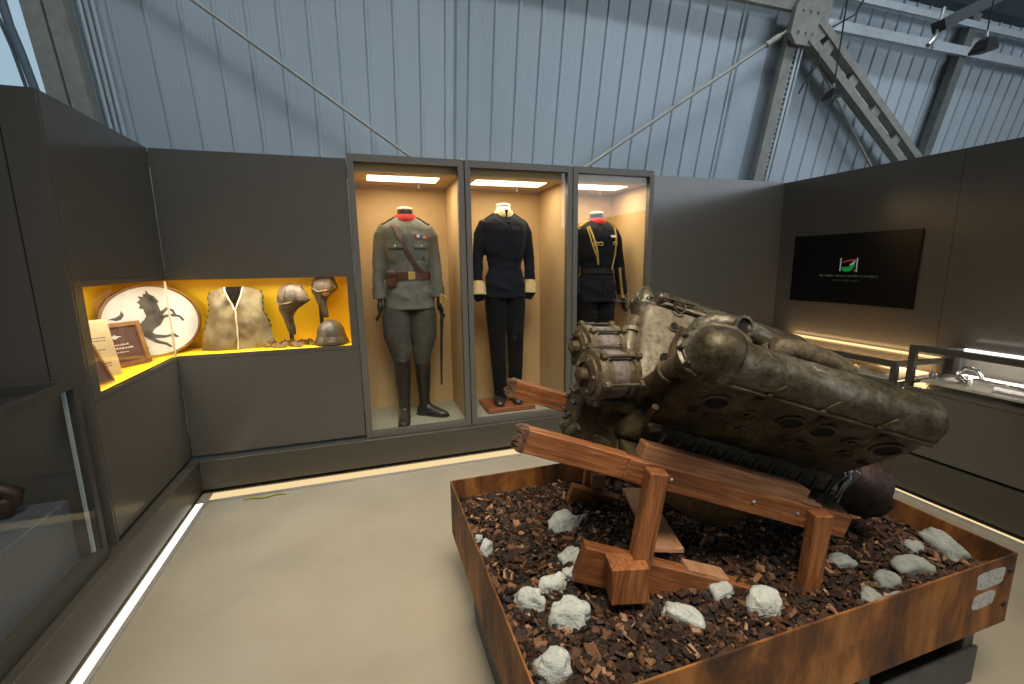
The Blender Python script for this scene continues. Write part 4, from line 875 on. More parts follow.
# base under the box
BX0, BX1, BY0, BY1 = .338, 1.862, .765, 1.60
for px in (BX0, .82, 1.32, BX1 - .05):
    for py in (BY0, BY1 - .05):
        g = G(); g.span((px, py, 0), (px + .05, py + .05, PZ0 - .001), .003); part('leg', g, M['base_leg'], r, label='scuffed grey leg')
g = G(); g.span((BX0 + .02, BY0 - .012, .0), (1.866, BY0 - .001, .138), .002); part('skirt_panel', g, M['base_grey'], r)
g = G(); g.span((BX0 - .006, BY0 + .052, .0), (BX0 + .006, BY1 - .052, PZ0 - .002)); part('skirt_panel', g, M['base_grey'], r)
g = G(); g.span((BX1 - .006, BY0 + .052, .0), (BX1 + .006, BY1 - .052, PZ0 - .002)); part('skirt_panel', g, M['base_grey'], r)
g = G(); g.span((BX0 + .052, BY0 + .01, .05), (BX1 - .052, BY1 - .01, .07)); part('base_shelf', g, M['base_grey'], r)
# soil and bark chips
def soil_z(x, y):
    return .418 + .022 * mnoise.noise(V((x * 2.6, y * 2.6, 0))) + .010 * mnoise.noise(V((x * 9, y * 9, 4)))
g = G(); nx, ny = 60, 42
grid = [[V((lerp(PX0 + .0065, PX1 - .0065, i / nx), lerp(PY0 + .0068, PY1 - .0068, j / ny), 0)) for j in range(ny + 1)] for i in range(nx + 1)]
for row in grid:
    for p in row: p.z = soil_z(p.x, p.y) - .008
g.loft(grid, cap=False, closed=False)
g.mi = 1
for k in range(11000):
    x, y = R_.uniform(PX0 + .03, PX1 - .03), R_.uniform(PY0 + .03, PY1 - .03)
    big = R_.random(); L = R_.uniform(.009, .022) if big < .72 else R_.uniform(.022, .048)
    W = L * R_.uniform(.35, .8); H = R_.uniform(.003, .008)
    rot = Matrix.Rotation(R_.uniform(0, 2 * pi), 3, 'Z') @ Matrix.Rotation(R_.gauss(0, .45), 3, 'X') @ Matrix.Rotation(R_.gauss(0, .45), 3, 'Y')
    c = V((x, y, soil_z(x, y) + R_.uniform(-.008, .010)))
    q = [(-.5, -.5 * R_.uniform(.5, 1)), (.5 * R_.uniform(.6, 1), -.5), (.5, .5 * R_.uniform(.5, 1)), (-.5 * R_.uniform(.5, 1), .5)]
    g.faces([c + rot @ V((a * L, b * W, -H / 2)) for a, b in q] + [c + rot @ V((a * L * .85, b * W * .85, H / 2)) for a, b in q], [(3, 2, 1, 0), (4, 5, 6, 7), (0, 1, 5, 4), (1, 2, 6, 5), (2, 3, 7, 6), (3, 0, 4, 7)])
solo('bark_mulch', g, [M['soil'], M['bark']], 'dark brown bark chip mulch filling the rusty planter', 'mulch', kind='stuff')
# stones
def stone(px, py, sx, sy, sz, rz, seed, label, m='stone', lift=.25):
    g = G(); z = soil_z(px, py); vs = g.ball((0, 0, 0), 1, 28, 18)
    for v in vs:
        d = v.co.normalized(); k = 1 + .34 * mnoise.noise(d * 1.2 + V((seed * 1.7, 0, 0))) + .13 * mnoise.noise(d * 2.6 + V((0, seed * 2.3, 0))) + .05 * mnoise.noise(d * 7 + V((0, 0, seed)))
        e = .78; q = V([math.copysign(abs(t) ** e, t) for t in d]) * k
        v.co = Matrix.Rotation(rz, 3, 'Z') @ V((q.x * sx, q.y * sy, q.z * sz)) + V((px, py, z + sz * lift))
    solo('white_stone', g, M[m], label, 'stone', 'pale stones on the bark mulch', smooth=180)
SN = 'stone'
stone(.672, 1.455, .058, .042, .042, .2, 1, 'rounded white stone behind the near timber runner, farthest back in the planter')
stone(.612, 1.262, .045, .028, .030, .1, 2, 'white stone half hidden behind the left end of the near timber runner')
stone(.574, 1.185, .035, .022, .022, -.1, 3, 'small flat white stone just left of the near runner')
stone(.500, 1.150, .045, .030, .036, .25, 4, 'white angular stone left of the timber foot block, between two others')
stone(.402, 1.108, .044, .026, .036, -.5, 5, 'grey white stone second nearest the left planter wall', 'stone')
stone(.490, 1.015, .055, .040, .046, -.25, 6, 'largest blocky white stone left of the timber foot block')
stone(.374, .868, .045, .034, .042, .2, 7, 'white stone in the near left corner at the bottom of the picture')
stone(.338, 1.365, .030, .020, .040, .9, 8, 'small pale stone leaning against the left planter wall')
stone(.335, 1.455, .014, .012, .014, 0, 19, 'tiny white pebble by the left planter wall')
stone(.790, .908, .054, .027, .032, -.9, 9, 'elongated pale blue white stone in front of the timber foot block')
stone(.965, .960, .040, .030, .030, .3, 10, 'small white stone in the middle front, between the elongated and the oval one')
stone(1.044, .872, .050, .036, .042, -.5, 11, 'smooth oval white stone near the front planter wall')
stone(1.445, .935, .040, .026, .024, -.3, 12, 'pale stone directly behind the right timber post')
stone(1.372, .795, .040, .026, .020, .5, 13, 'dark grey stone nearly buried by the front planter wall', 'stone_grey')
stone(1.492, .830, .040, .028, .026, -.1, 14, 'flat grey white stone, left of the grey pair at the right', 'stone_grey')
stone(1.618, .838, .054, .034, .032, -.3, 15, 'broad grey white stone, middle of the right hand row', 'stone_grey')
stone(1.742, .905, .036, .024, .018, .2, 16, 'small buried grey stone behind the broad one at right', 'stone_grey', .1)
stone(1.818, .860, .068, .034, .036, 1.35, 17, 'long grey stone tilted in the right corner of the planter', 'stone_grey', .5)
stone(1.435, .770, .035, .020, .016, 0, 18, 'sliver of grey stone against the front wall at right', 'stone_grey', .1)
stone(.745, 1.470, .055, .012, .010, .15, 21, 'thin flat pale flake beside the rounded white stone')

# ================================================================== TIMBER STAND
YAW = math.radians(-15)
A0 = V((math.cos(YAW), math.sin(YAW), 0)); PN = V((-math.sin(YAW), math.cos(YAW), 0)); ZZ = V((0, 0, 1))
P1 = V((.692, 1.05, 0))
def W(s, l, z): return P1 + A0 * s + PN * l + ZZ * z
TB = math.radians(17.75); E1b = A0 * math.cos(TB) - ZZ * math.sin(TB); E3b = A0 * math.sin(TB) + ZZ * math.cos(TB)
def beam_z(s): return .962 - math.tan(TB) * (s + .31)           # top edge of the bearers
r = thing('timber_stand', W(.2, .25, .42), 'broken reddish brown timber stand carrying the engine', 'timber stand')
def timber(nm, s0, s1, l0, l1, drop, h, m, splint=None, label=None):
    a, b = W(s0, (l0 + l1) / 2, beam_z(s0) - drop), W(s1, (l0 + l1) / 2, beam_z(s1) - drop)
    g = G(); g.path_box(a - E3b * h / 2, b - E3b * h / 2, abs(l1 - l0), h, E3b, .003); o = part(nm, g, m, r, label=label)
    if splint:
        for i in range(5):
            for j in range(3):
                q = a - E3b * h * (.1 + .2 * i) + PN * (l1 - l0) * (-.35 + .35 * j); ln = R_.uniform(.008, .032)
                g = G() if (i == 0 and j == 0) else g
                g.loft([[q + E3b * c * .0075 * k + PN * d * .008 * k + E1b * e for c, d in ((-1, -1), (1, -1), (1, 1), (-1, 1))] for e, k in ((.012, 1), (-.004, .95), (-ln * .7, .55), (-ln, .12))])
        part('splintered_end', g, M['splinter'], r, label='dark splintered break')
    return o
timber('bearer', -.30, .70, .0, .045, 0, .072, M['timber'], True)
timber('bearer', -.30, .70, .53, .575, 0, .072, M['timber'], True)
timber('packing_block', .050, .560, .004, .062, -.049, .049, M['timber_brown'], label='browner packing block on the near bearer')
timber('packing_block', .050, .560, .52, .575, -.049, .049, M['timber_brown'])
timber('splice_plate', .0, .055, -.012, -.0005, -.001, .070, M['timber'])
timber('wedge', .535, .60, .0, .05, -.012, .011, M['timber_brown'])
def post(s_top, s_bot, z_bot, l0, l1, w, label=None, drop=.004):
    a = W(s_top, (l0 + l1) / 2, beam_z(s_top) - drop); b = W(s_bot, (l0 + l1) / 2, z_bot)
    g = G(); g.path_box(b, a, abs(l1 - l0), w, A0, .003); part('post', g, M['timber_up'], r, label=label)
post(.068, .026, .545, -.060, -.0125, .056); post(.577, .560, .395, -.040, -.002, .056)
post(.068, .02, .43, .577, .62, .056); post(.577, .56, .40, .577, .62, .066)
# runners, foot blocks, cross plank
g = G(); g.path_box(W(-.142, .012, .532), W(.40, .012, .359), .045, .118, E3b, .003); part('runner', g, M['timber'], r)
g = G(); g.path_box(W(-.074, .545, .458), W(.42, .545, .300), .045, .080, E3b, .003); part('runner', g, M['timber'], r)
g = G(); g.span((-.5, -.5, -.5), (.5, .5, .5)); g.bm.transform(Matrix.Translation(W(-.018, -.062, .522)) @ Matrix(((A0.x, PN.x, 0), (A0.y, PN.y, 0), (0, 0, 1))).to_4x4() @ Matrix.Diagonal((.106, .076, .106, 1))); part('foot_block', g, M['timber_up'], r)
g = G(); g.span((-.5, -.5, -.5), (.5, .5, .5)); g.bm.transform(Matrix.Translation(W(.055, .575, .500)) @ Matrix(((A0.x, PN.x, 0), (A0.y, PN.y, 0), (0, 0, 1))).to_4x4() @ Matrix.Diagonal((.06, .05, .06, 1))); part('foot_block', g, M['timber_pale'], r, label='small pale foot block')
g = G(); g.path_box(W(.145, .04, .530), W(.200, .53, .470), .098, .016, ZZ, .002); part('cross_plank', g, M['timber_pale'], r, label='pale wide cross plank')
g = G(); g.path_box(W(.19, .02, .492), W(.32, .02, .452), .055, .012, ZZ, .002); part('splinter_strip', g, M['timber_pale'], r)
for s, l in ((.125, -.0005), (.38, -.0005), (.52, -.0005)):
    q = W(s, l, beam_z(s) - .035); g = G(); g.lathe([(.006, 0), (.006, .002), (.003, .004)], q, -PN, 10); part('nail_head', g, M['nail'], r)

# ================================================================== AERO ENGINE
n0, roll, dF, rF, l0, half = .05, .145, .44, .062, .233, .69
cr, sr = math.cos(roll), math.sin(roll)
F1 = E1b.copy(); F2 = PN * cr + E3b * sr; F3 = E3b * cr - PN * sr
O = P1 + PN * l0 + ZZ * .863 + E3b * n0
r = thing('aircraft_engine', O - ZZ * .35, 'old dirty V type aircraft engine with dented cam covers on the timber stand', 'aircraft engine')
def E(a, l, n): return O + F1 * a + F2 * l + F3 * n
# crankcase upper half and sump
def rsec(a, w, top, bot, tw, p=3.2, n=28):
    out = []
    for k in range(n):
        t = 2 * pi * k / n; c, s = math.cos(t), math.sin(t)
        y = math.copysign(abs(s) ** (2 / p), s); x = math.copysign(abs(c) ** (2 / p), c)
        z = (top + bot) / 2 + (top - bot) / 2 * y; ww = lerp(w, tw, (y + 1) / 2)
        out.append(E(a, x * ww, z))
    return out
g = G(); g.loft([rsec(a, w, t, b, tw) for a, w, t, b, tw in ((-.02, .12, .12, -.03, .08), (.0, .165, .15, -.03, .10), (.70, .165, .15, -.03, .10), (.74, .12, .12, -.03, .08), (.80, .085, .07, -.05, .07))]); part('crankcase', g, M['eng_case'], r, 45)
g = G(); g.loft([rsec(a, w, -.028, b, tw, 2.6) for a, w, b, tw in ((.0, .12, -.11, .16), (.10, .125, -.17, .165), (.24, .125, -.235, .165), (.40, .12, -.285, .165), (.48, .11, -.285, .165), (.56, .10, -.22, .165), (.68, .09, -.11, .16), (.74, .08, -.06, .13))]); part('sump', g, M['eng_sump'], r, 50)
g = G()
for s in (-1, 1): g.loft([[E(a, s * l, n) for l, n in ((.12, -.036), (.215, -.036), (.215, -.018), (.12, -.018))] for a in (.0, .74)])
part('bearer_flange', g, M['eng_case'], r)
for s in (-1, 1):
    for k in range(16):
        a = .07 + .041 * k; g = G(); g.lathe([(.009, 0), (.009, .010), (.005, .012), (.005, .034)], E(a, s * .190, -.018), F3, 8); part('stud', g, M['stud'], r, 40)
for k in range(12):      # cylinder hold-down rods along the near side
    a = .10 + .052 * k; g = G(); g.tube([E(a, -.172, -.012), E(a + .004, -.167, .02), E(a + .014, -.158, .05)], .0055, 8); part('hold_down_rod', g, M['stud'], r, 60)
# rear gear housing below the magnetos
g = G(); g.loft([rsec(a, w, t, b, tw, 4) for a, w, t, b, tw in ((-.150, .06, .05, -.06, .06), (-.135, .085, .10, -.10, .08), (-.03, .10, .13, -.13, .09), (.02, .12, .14, -.14, .10))]); part('rear_housing', g, M['eng_block'], r, 45)
g = G(); g.loft([rsec(a, w, t, b, tw, 5) for a, w, t, b, tw in ((-.08, .09, -.035, -.17, .09), (-.07, .10, -.03, -.185, .10), (.03, .11, -.03, -.185, .11), (.04, .10, -.035, -.17, .10))]); part('pump_housing', g, M['eng_block'], r, 30)
for k in range(7):
    a = 2 * pi * k / 7; g = G(); g.lathe([(.009, 0), (.009, .008), (.005, .016)], E(-.150, .05 * math.cos(a), .0 + .05 * math.sin(a)), -F1, 8); part('housing_bolt', g, M['stud'], r)
# cylinder banks
def bank(side, mblock, mcov, tag_):
    b = side * math.sin(half) * F2 + math.cos(half) * F3; w = -side * math.cos(half) * F2 + math.sin(half) * F3
    Q = lambda a, ww, d: O + F1 * a + w * ww + b * d
    nm = 'near' if side < 0 else 'far'
    AC, cl_, cw_, chh, hk = (.048, .060, .070, .090, 1.0) if side < 0 else (.060, .038, .044, .080, .74)
    blk = G(); n = 36
    def sec(a, k, d0=.09, d1=.432, wo=-.066, wi=.072):
        pts = []
        for i in range(n):
            t = 2 * pi * i / n; c, s = math.cos(t), math.sin(t); e = 2 / 6
            pts.append(Q(a, (wo + wi) / 2 + (wi - wo) / 2 * k * math.copysign(abs(c) ** e, c), (d0 + d1) / 2 + (d1 - d0) / 2 * (.25 + .75 * k if k < 1 else 1) * math.copysign(abs(s) ** e, s)))
        return pts
    blk.loft([sec(a, k) for a, k in ((.040, .72), (.044, .86), (.056, .96), (.073, 1), (.18, 1), (.36, 1), (.54, 1), (.70, 1), (.716, .96), (.726, .86), (.729, .72))])
    bo = part('cylinder_block', blk, mblock, r, 60)
    # waist bands between cylinder pairs on both faces
    for a in (.225, .415, .60):
        g = G(); g.loft([[Q(a + da, ww, d) for da, ww in ((-.012, -.064), (-.006, -.0685), (.006, -.0685), (.012, -.064))] for d in (.13, .42)], cap=False, closed=False); part('block_rib', g, mblock, bo, 60)
    # flange
    g = G(); rf = rF + .008
    fs = 0 if side < 0 else .095; fl = [(fs, -rf * .7), (fs + .02, -rf), (.712, -rf), (.738, -rf * .6), (.744, 0), (.738, rf * .6), (.712, rf), (fs + .02, rf), (fs, rf * .7)]
    g.loft([[Q(a, ww, d) for a, ww in fl] for d in (.434, .437, .441, .444)]); part('flange', g, mblock, r, 30)
    # cam cover (dented on the near bank)
    cov = G(); N = 30; rings = []
    A0_ = .035 if side < 0 else .10; A = [A0_ + (.685 - A0_) * i / 44 for i in range(45)] + [.697, .711, .723, .732, .737]
    for a in A:
        k = 1 if a <= .685 else math.sqrt(max(.02, 1 - ((a - .685) / .0535) ** 2))
        ring = []
        for j in range(N + 1):
            t = pi * j / N; rr = 1.0
            ww, d = rF * math.cos(t) * (.35 + .65 * k), .442 + .070 * k * math.sin(t) ** .92
            p = Q(a, ww, d)
            if side < 0:
                dd = math.exp(-(((a - .30) / .035) ** 2 + ((t - 1.15) / .35) ** 2)) * .014 + math.exp(-(((a - .335) / .03) ** 2 + ((t - 1.35) / .3) ** 2)) * .010 - math.exp(-(((a - .262) / .012) ** 2 + ((t - 1.2) / .16) ** 2)) * .004
                p -= (w * math.cos(t) + b * math.sin(t)) * dd
            p += (w * math.cos(t) + b * math.sin(t)) * .0018 * mnoise.noise(V((a * 14, t * 2, side)))
            ring.append(p)
        rings.append(ring)
    cov.loft(rings, cap=True, closed=True); co = part('cam_cover', cov, mcov, r, 60, label='long rounded cam cover' + (' with a dent' if side < 0 else ''))
    # clamp straps over the lower third of the cover
    for a in (.225, .375, .54):
        g = G(); g.tube([Q(a, -rf * .95, .442), Q(a + .002, -rF * 1.01, .452), Q(a + .008, -rF * .95, .470), Q(a + .020, -rF * .84, .486)], .0042, 8); g.lathe([(.008, 0), (.008, .008), (.005, .013)], Q(a, -rf * .93, .440), b, 8); part('clamp', g, mblock, co, 40)
    for k in range(9):
        g = G(); g.lathe([(.007, 0), (.007, .007), (.004, .011)], Q(.06 + .078 * k, rf * .88, .448), b, 8); part('flange_nut', g, M['stud'], co)
    # bevel gear housing at the rear end with a domed cap
    hs = G(); hs.lathe([(rr * hk, hh) for rr, hh in ((.036, -.075), (.050, -.05), (.060, -.02), (.066, -.006), (.072, .0), (.072, .008), (.064, .011), (.062, .018))], Q(AC, 0, .432), b, 28); part('bevel_housing', hs, mcov, r, 40)
    g = G(); rings = []
    for i in range(13):
        t = i / 12; a = AC - cl_ + (2 if side > 0 else 1.95) * cl_ * t
        k = math.sqrt(max(.0, 1 - ((a - AC) / cl_) ** 2)) if (a < AC or side > 0) else (1 + .06 * math.sin(min(1, (a - AC) / .04) * pi / 2)) * (1 if a < AC + .048 else .93)
        rings.append([Q(a, cw_ * max(k, .04) * math.cos(pi * j / 24), .446 + chh * max(k, .04) * math.sin(pi * j / 24) ** .9) for j in range(25)])
    g.loft(rings); part('end_cap', g, mcov, r, 60, label='domed end cap')
    for k in range(5):
        a = pi * (.55 + .225 * k); g = G(); q = Q(AC, 0, .440) + (F1 * math.cos(a) + w * math.sin(a)) * .066 * hk; g.lathe([(.008, 0), (.008, .010), (.005, .016)], q, b, 8); part('cap_bolt', g, M['stud'], r)
    # tower shaft
    g = G(); g.tube([Q(AC - .050, 0, .05), Q(AC - .046, 0, .12), Q(AC - .038, 0, .31), Q(AC - .032, 0, .345), Q(AC - .02, 0, .372)], [.034, .027, .025, .027, .034], 20); part('tower_shaft', g, M['eng_mag'] if side > 0 else mblock, r, 60)
    for d in (.13, .325): g = G(); c0 = Q(AC - .046 + .010 * (d > .2), 0, d); g.lathe([(.027, -.008), (.033, -.008), (.033, .008), (.027, .008)], c0, b, 20); part('shaft_collar', g, mblock, r, 40)
    def port(a, ww, d, rad, open_=True, fac=-1):
        c = Q(a, ww, d); nn = w * fac
        g = G()
        if open_:
            g.lathe([(rad * 1.30, -.004), (rad * 1.27, .003), (rad * 1.10, .006), (rad * 1.0, .005), (rad * .97, .001)], c, nn, 22, cap=False, xdir=F1); po = part('exhaust_port', g, mblock, r, 50)
            g = G(); g.lathe([(rad * 1.02, -.001), (rad * 1.0, .0022)], c, nn, 22); part('port_dark_disc', g, M['hole_dark'], po)
        else:
            g.lathe([(rad * 1.3, -.004), (rad * 1.26, .005), (rad * 1.02, .007), (rad * .98, .003), (rad * .5, .003), (rad * .42, .009), (rad * .1, .010)], c, nn, 20, xdir=F1); part('plug_boss', g, mblock, r, 40)
    if side < 0:
        for a, d, rad in ((.140, .352, .030), (.358, .356, .029), (.452, .360, .030), (.655, .360, .032)): port(a, -.066, d, rad)
        for a, d, rad in ((.245, .335, .020), (.555, .350, .020), (.17, .27, .014), (.29, .25, .014), (.41, .275, .014), (.60, .28, .016), (.50, .25, .014)): port(a, -.066, d, rad, False)
        for a, d, rad in ((.115, .285, .012), (.455, .285, .013), (.68, .265, .013)): port(a, -.066, d, rad)
        g = G(); g.tube([Q(.02, -.072, .25), Q(.03, -.082, .17), Q(.06, -.080, .12)], .010, 8); g.box(Q(.075, -.078, .14), (.05, .02, .03), None, .004); part('bracket', g, mblock, r, 40)
    else:
        for a, d, rad in ((.150, .350, .015), (.130, .215, .024), (.30, .30, .016), (.45, .30, .016)): port(a, .073, d, rad, True, 1)
        for a, d, rad in ((.135, .492, .015), (.175, .488, .014)):
            c = Q(a, .040, d); g = G(); g.lathe([(rad * 1.3, -.006), (rad * 1.25, .006), (rad, .008), (rad * .95, .0)], c, (w * .7 + b * .7).normalized(), 18, cap=False); po = part('filler_neck', g, mcov, r, 50)
            g = G(); g.lathe([(rad, -.001), (rad, .002)], c, (w * .7 + b * .7).normalized(), 18); part('opening_dark_disc', g, M['hole_dark'], po)
        g = G(); c = Q(.16, .082, .43); g.tube([c + (F1 * math.cos(t) + b * math.sin(t)) * .022 for t in [2 * pi * k / 20 for k in range(20)]], .004, 6); part('wire_ring', g, M['stud'], r, 60)
        g = G(); g.tube([Q(.09, .074, .455), Q(.14, .078, .455), Q(.22, .076, .462)], .006, 8); g.ball(Q(.09, .074, .455), .012, 10, 8); part('lever', g, M['eng_cover'], r, 50)
    return Q
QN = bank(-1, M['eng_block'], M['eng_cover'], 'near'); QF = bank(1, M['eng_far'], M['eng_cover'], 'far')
# intake pipes lying in the V
def W2(px): return px
g = G(); g.tube([E(.195, .115, .26), E(.195, .11, .31), E(.205, .10, .355), E(.235, .085, .385), E(.28, .07, .395), E(.34, .06, .395), E(.40, .05, .385), E(.45, .045, .36), E(.475, .04, .31)], [.028, .031, .033, .034, .034, .034, .033, .031, .028], 20); g.lathe([(.033, 0), (.040, .004), (.040, .014), (.030, .016), (.028, .003)], E(.300, .035, .402), (-F2 * .8 + F3 * .3 + F1 * .2), 22, cap=False); po = part('intake_pipe', g, M['eng_cover'], r, 60)
g = G(); g.lathe([(.029, .003), (.029, .008)], E(.300, .035, .402), (-F2 * .8 + F3 * .3 + F1 * .2), 22); part('pipe_mouth_dark_disc', g, M['hole_dark'], po)
g = G(); g.tube([E(.38, .0, .34), E(.42, -.005, .378), E(.48, -.005, .388), E(.58, -.005, .385), E(.66, -.005, .372), E(.705, -.005, .345), E(.72, .0, .30)], [.028, .033, .036, .038, .037, .034, .030], 20); part('intake_pipe', g, M['eng_mag'], r, 60)
g = G(); g.tube([E(.16, .015, .34), E(.20, .01, .375), E(.26, .0, .38), E(.32, .0, .36)], [.022, .024, .024, .022], 16); part('intake_pipe', g, M['eng_mag'], r, 60)
g = G(); g.lathe([(.036, 0), (.042, .006), (.042, .016), (.03, .018)], E(.42, -.01, .375), (-F2 + F3 * .6), 18); part('pipe_flange', g, M['eng_block'], r, 40)
for a, d in ((.14, .21), (.33, .21), (.52, .21)):
    g = G(); g.tube([E(a, .02, d), E(a, .05, d + .06), E(a + .01, .06, d + .13)], .03, 14); part('intake_stub', g, M['eng_block'], r, 60)
# two magnetos on the rear housing
def magneto(c, ax, rad, ln, label):
    """c = centre, ax = axis pointing to the drive end"""
    ax = V(ax).normalized(); up = (F3 - ax * F3.dot(ax)).normalized(); sd = ax.cross(up)
    g = G(); g.lathe([(rad * .80, -ln / 2 - .012), (rad * .98, -ln / 2 - .008), (rad * 1.02, -ln / 2), (rad * 1.02, -ln / 2 + .018), (rad * .90, -ln / 2 + .022), (rad * .90, ln / 2 - .022), (rad * 1.0, ln / 2 - .018), (rad * 1.0, ln / 2), (rad * .7, ln / 2 + .012)], c, ax, 30); mo = part('magneto', g, M['eng_mag'], r, 35)
    g = G(); g.lathe([(rad * .905, -ln * .22), (rad * .935, -ln * .21), (rad * .935, ln * .20), (rad * .905, ln * .21)], c, ax, 30, cap=False); part('smooth_band', g, M['eng_mag_cap'], mo, 40, label='smooth greyish band')
    g = G(); g.lathe([(rad * .78, 0), (rad * .76, .010), (rad * .5, .016), (rad * .46, .010), (rad * .30, .012), (rad * .28, .034), (rad * .16, .040)], c - ax * (ln / 2 + .010), -ax, 24); part('end_cover', g, M['eng_block'], mo, 35)
    for k in range(6):
        t = 2 * pi * k / 6 + .45; q = c + (up * math.cos(t) + sd * math.sin(t)) * rad * 1.08
        g = G(); g.tube([q - ax * (ln / 2 + .008), q + ax * (ln / 2 + .010)], .0052, 8); part('clamp_rod', g, M['eng_cover'], mo, 60)
        for e in (-1, 1):
            g = G(); g.lathe([(.011, -.008), (.012, 0), (.011, .008)], q + ax * e * (ln / 2 - .004), ax, 8); part('lug', g, M['eng_mag'], mo)
    for k in range(5):
        t = 2 * pi * k / 5; q = c - ax * (ln / 2 + .012) + (up * math.cos(t) + sd * math.sin(t)) * rad * .62
        g = G(); g.lathe([(.008, 0), (.008, .008), (.004, .013)], q, -ax, 8); part('terminal', g, M['eng_mag_cap'], mo)
    return mo
magneto(E(-.100, -.100, .165), F1 * .93 + F2 * .32 + F3 * .18, .078, .125, '')
magneto(E(-.105, .085, .190), F1 * .93 + F2 * .32 + F3 * .18, .074, .125, '')
g = G(); g.loft([rsec(a, w, t, b, tw, 4) for a, w, t, b, tw in ((-.14, .12, .11, .06, .10), (-.13, .135, .12, .05, .12), (.0, .135, .14, .05, .12), (.02, .12, .12, .06, .10))]); part('magneto_bracket', g, M['eng_block'], r, 40)
g = G(); g.lathe([(.022, 0), (.018, .05), (.008, .075)], E(-.03, -.10, .165), F1 * .9 - F2 * .3 + F3 * .3, 14); part('coupling', g, M['eng_mag'], r, 50)
g = G(); g.tube([E(-.14, -.12, -.02), E(-.155, -.11, -.05), E(-.14, -.10, -.08)], [.014, .018, .014], 10); g.tube([E(-.16, -.10, -.02), E(-.175, -.09, -.045), E(-.16, -.085, -.07)], [.010, .014, .010], 10); part('drain_cock', g, M['eng_cover'], r, 60)
# front: reduction gear remains and the big drum on the crankshaft
g = G(); g.lathe([(.062, .69), (.075, .71), (.060, .74), (.048, .76), (.046, .83)], O, F1, 24); part('crankshaft_nose', g, M['eng_dark'], r, 40)
g = G()
for k in range(9):
    a = 2 * pi * k / 9 + .3; q = O + F1 * .73 + (F2 * math.cos(a) + F3 * math.sin(a)) * .068
    g.path_box(q, q + F1 * .075 + (F2 * math.cos(a + .5) + F3 * math.sin(a + .5)) * .028, .026, .010, F2 * math.cos(a) + F3 * math.sin(a), .002)
part('gear_fragment', g, M['bright'], r, label='bright worn gear fragments')
for a, l, n, rx in ((.735, -.115, .035, .4), (.755, -.10, .075, 1.0), (.775, -.125, -.005, -.3), (.79, -.105, .05, .8), (.76, -.13, .015, 2.0)):
    g = G(); g.path_box(E(a, l, n - .03), E(a + .018 * math.sin(rx * 3), l - .004, n + .035), .020, .007, F1 * math.cos(rx) + F2 * math.sin(rx), .002); part('broken_blade', g, M['bright'], r, label='bright broken metal blade')
for k in range(5):
    a = 2 * pi * k / 5 + 2.2; q = O + F1 * .715 + (F2 * math.cos(a) + F3 * math.sin(a)) * .092
    g = G(); g.tube([q, q + F1 * .05, q + F1 * .085 + F3 * .01], [.015, .017, .010], 10); part('valve_lever', g, M['stud'], r, 50)
g = G(); rings = []
for rr, h in ((.060, .792), (.098, .790), (.106, .794), (.108, .802), (.108, .842), (.1045, .846), (.1045, .858), (.108, .862), (.108, .925), (.113, .928), (.113, .968), (.105, .970), (.102, .955), (.098, .85), (.030, .845)):
    rings.append([O + F1 * (h + (.012 * mnoise.noise(V((math.cos(t) * 2, math.sin(t) * 2, 5))) + .018 * (math.sin(2 * t + 1.2) > .72) if h > .95 else 0)) + (F2 * math.cos(t) + F3 * math.sin(t)) * rr * (1 + .02 * mnoise.noise(V((math.cos(t) * 3, math.sin(t) * 3, h * 9)))) for t in [2 * pi * k / 48 for k in range(48)]])
g.loft(rings); part('drum', g, M['eng_dark'], r, 45, label='dark maroon brown drum with a torn rim')
g = G(); g.lathe([(.050, .845), (.050, .91), (.030, .92), (.028, .95), (.012, .955)], O, F1, 20); part('drum_hub', g, M['stud'], r, 40)
for k in range(8):
    a = 2 * pi * k / 8; g = G(); g.lathe([(.008, 0), (.008, .012), (.004, .016)], O + F1 * .85 + (F2 * math.cos(a) + F3 * math.sin(a)) * .075, F1, 8); part('hub_bolt', g, M['stud'], r)
g = G(); g.tube([E(.775, -.115, .0), E(.79, -.105, .05), E(.80, -.07, .09), E(.815, -.02, .12)], [.009, .010, .010, .008], 8); part('pipe_stub', g, M['bright'], r, 60)

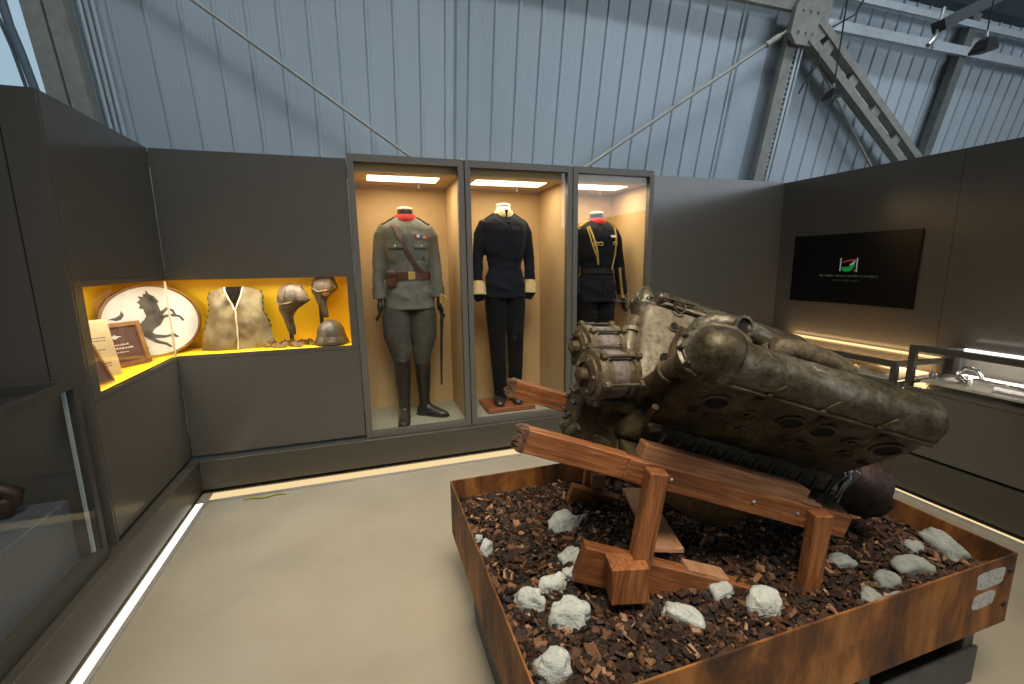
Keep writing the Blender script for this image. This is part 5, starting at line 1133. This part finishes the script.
# ================================================================== LIGHT
wd = bpy.data.worlds.new('hall daylight'); SC.world = wd; wd.use_nodes = True; nt = wd.node_tree
bg = nt.nodes['Background']; bg.inputs['Strength'].default_value = .165
tc = nt.nodes.new('ShaderNodeTexCoord'); sx = nt.nodes.new('ShaderNodeSeparateXYZ'); nt.links.new(tc.outputs['Generated'], sx.inputs[0])
c = ramp(nt, sx.outputs['Z'], [(.0, (.26, .25, .23)), (.3, (.42, .52, .60)), (.85, (.62, .86, 1.0))]); nt.links.new(c, bg.inputs['Color'])
def area(name, loc, target, sx_, sy_, e, col):
    L = bpy.data.lights.new(name, 'AREA'); L.shape = 'RECTANGLE'; L.size = sx_; L.size_y = sy_; L.energy = e; L.color = col
    o = bpy.data.objects.new(name, L); COL.objects.link(o); o.location = loc
    o.rotation_euler = (V(target) - V(loc)).to_track_quat('-Z', 'Y').to_euler(); return o
area('hall_windows', (11, -7, 4.2), (11, 4, 4.0), 10, 3.5, 430, (.74, .87, 1.0))
area('cladding_fill', (2.2, 1.6, 6.2), (2.2, 3.9, 3.1), 9.0, .8, 92, (.80, .91, 1.0)).data.spread = math.radians(70)  # unseen cool lamp added overhead to brighten the cladding
area('hall_lamp', (.35, -.35, 4.5), (.9, 1.6, .5), 1.8, 1.8, 53, (1, .86, .66)).data.spread = math.radians(72)

# ================================================================== CAMERA
cam = bpy.data.cameras.new('camera'); co = bpy.data.objects.new('camera', cam); COL.objects.link(co); SC.camera = co
yaw, pitch, rol = math.radians(17.95), math.radians(-10.05), math.radians(-.79)
fwd = V((math.sin(yaw) * math.cos(pitch), math.cos(yaw) * math.cos(pitch), math.sin(pitch))); rt = V((math.cos(yaw), -math.sin(yaw), 0)); upv = rt.cross(fwd)
r2 = rt * math.cos(rol) + upv * math.sin(rol); u2 = upv * math.cos(rol) - rt * math.sin(rol)
mt = Matrix((r2, u2, -fwd)).transposed().to_4x4(); mt.translation = (0, 0, 1.42); co.matrix_world = mt
cam.sensor_fit = 'HORIZONTAL'; cam.sensor_width = 36; cam.lens = 36 * 447.7 / 1024; cam.clip_start = .02
vs = SC.view_settings; vs.view_transform = 'Standard'; vs.look = 'None'; vs.gamma = 1; vs.use_curve_mapping = False; vs.exposure = 0.0
SC.cycles.max_bounces = 10; SC.cycles.transparent_max_bounces = 16; SC.cycles.use_denoising = True
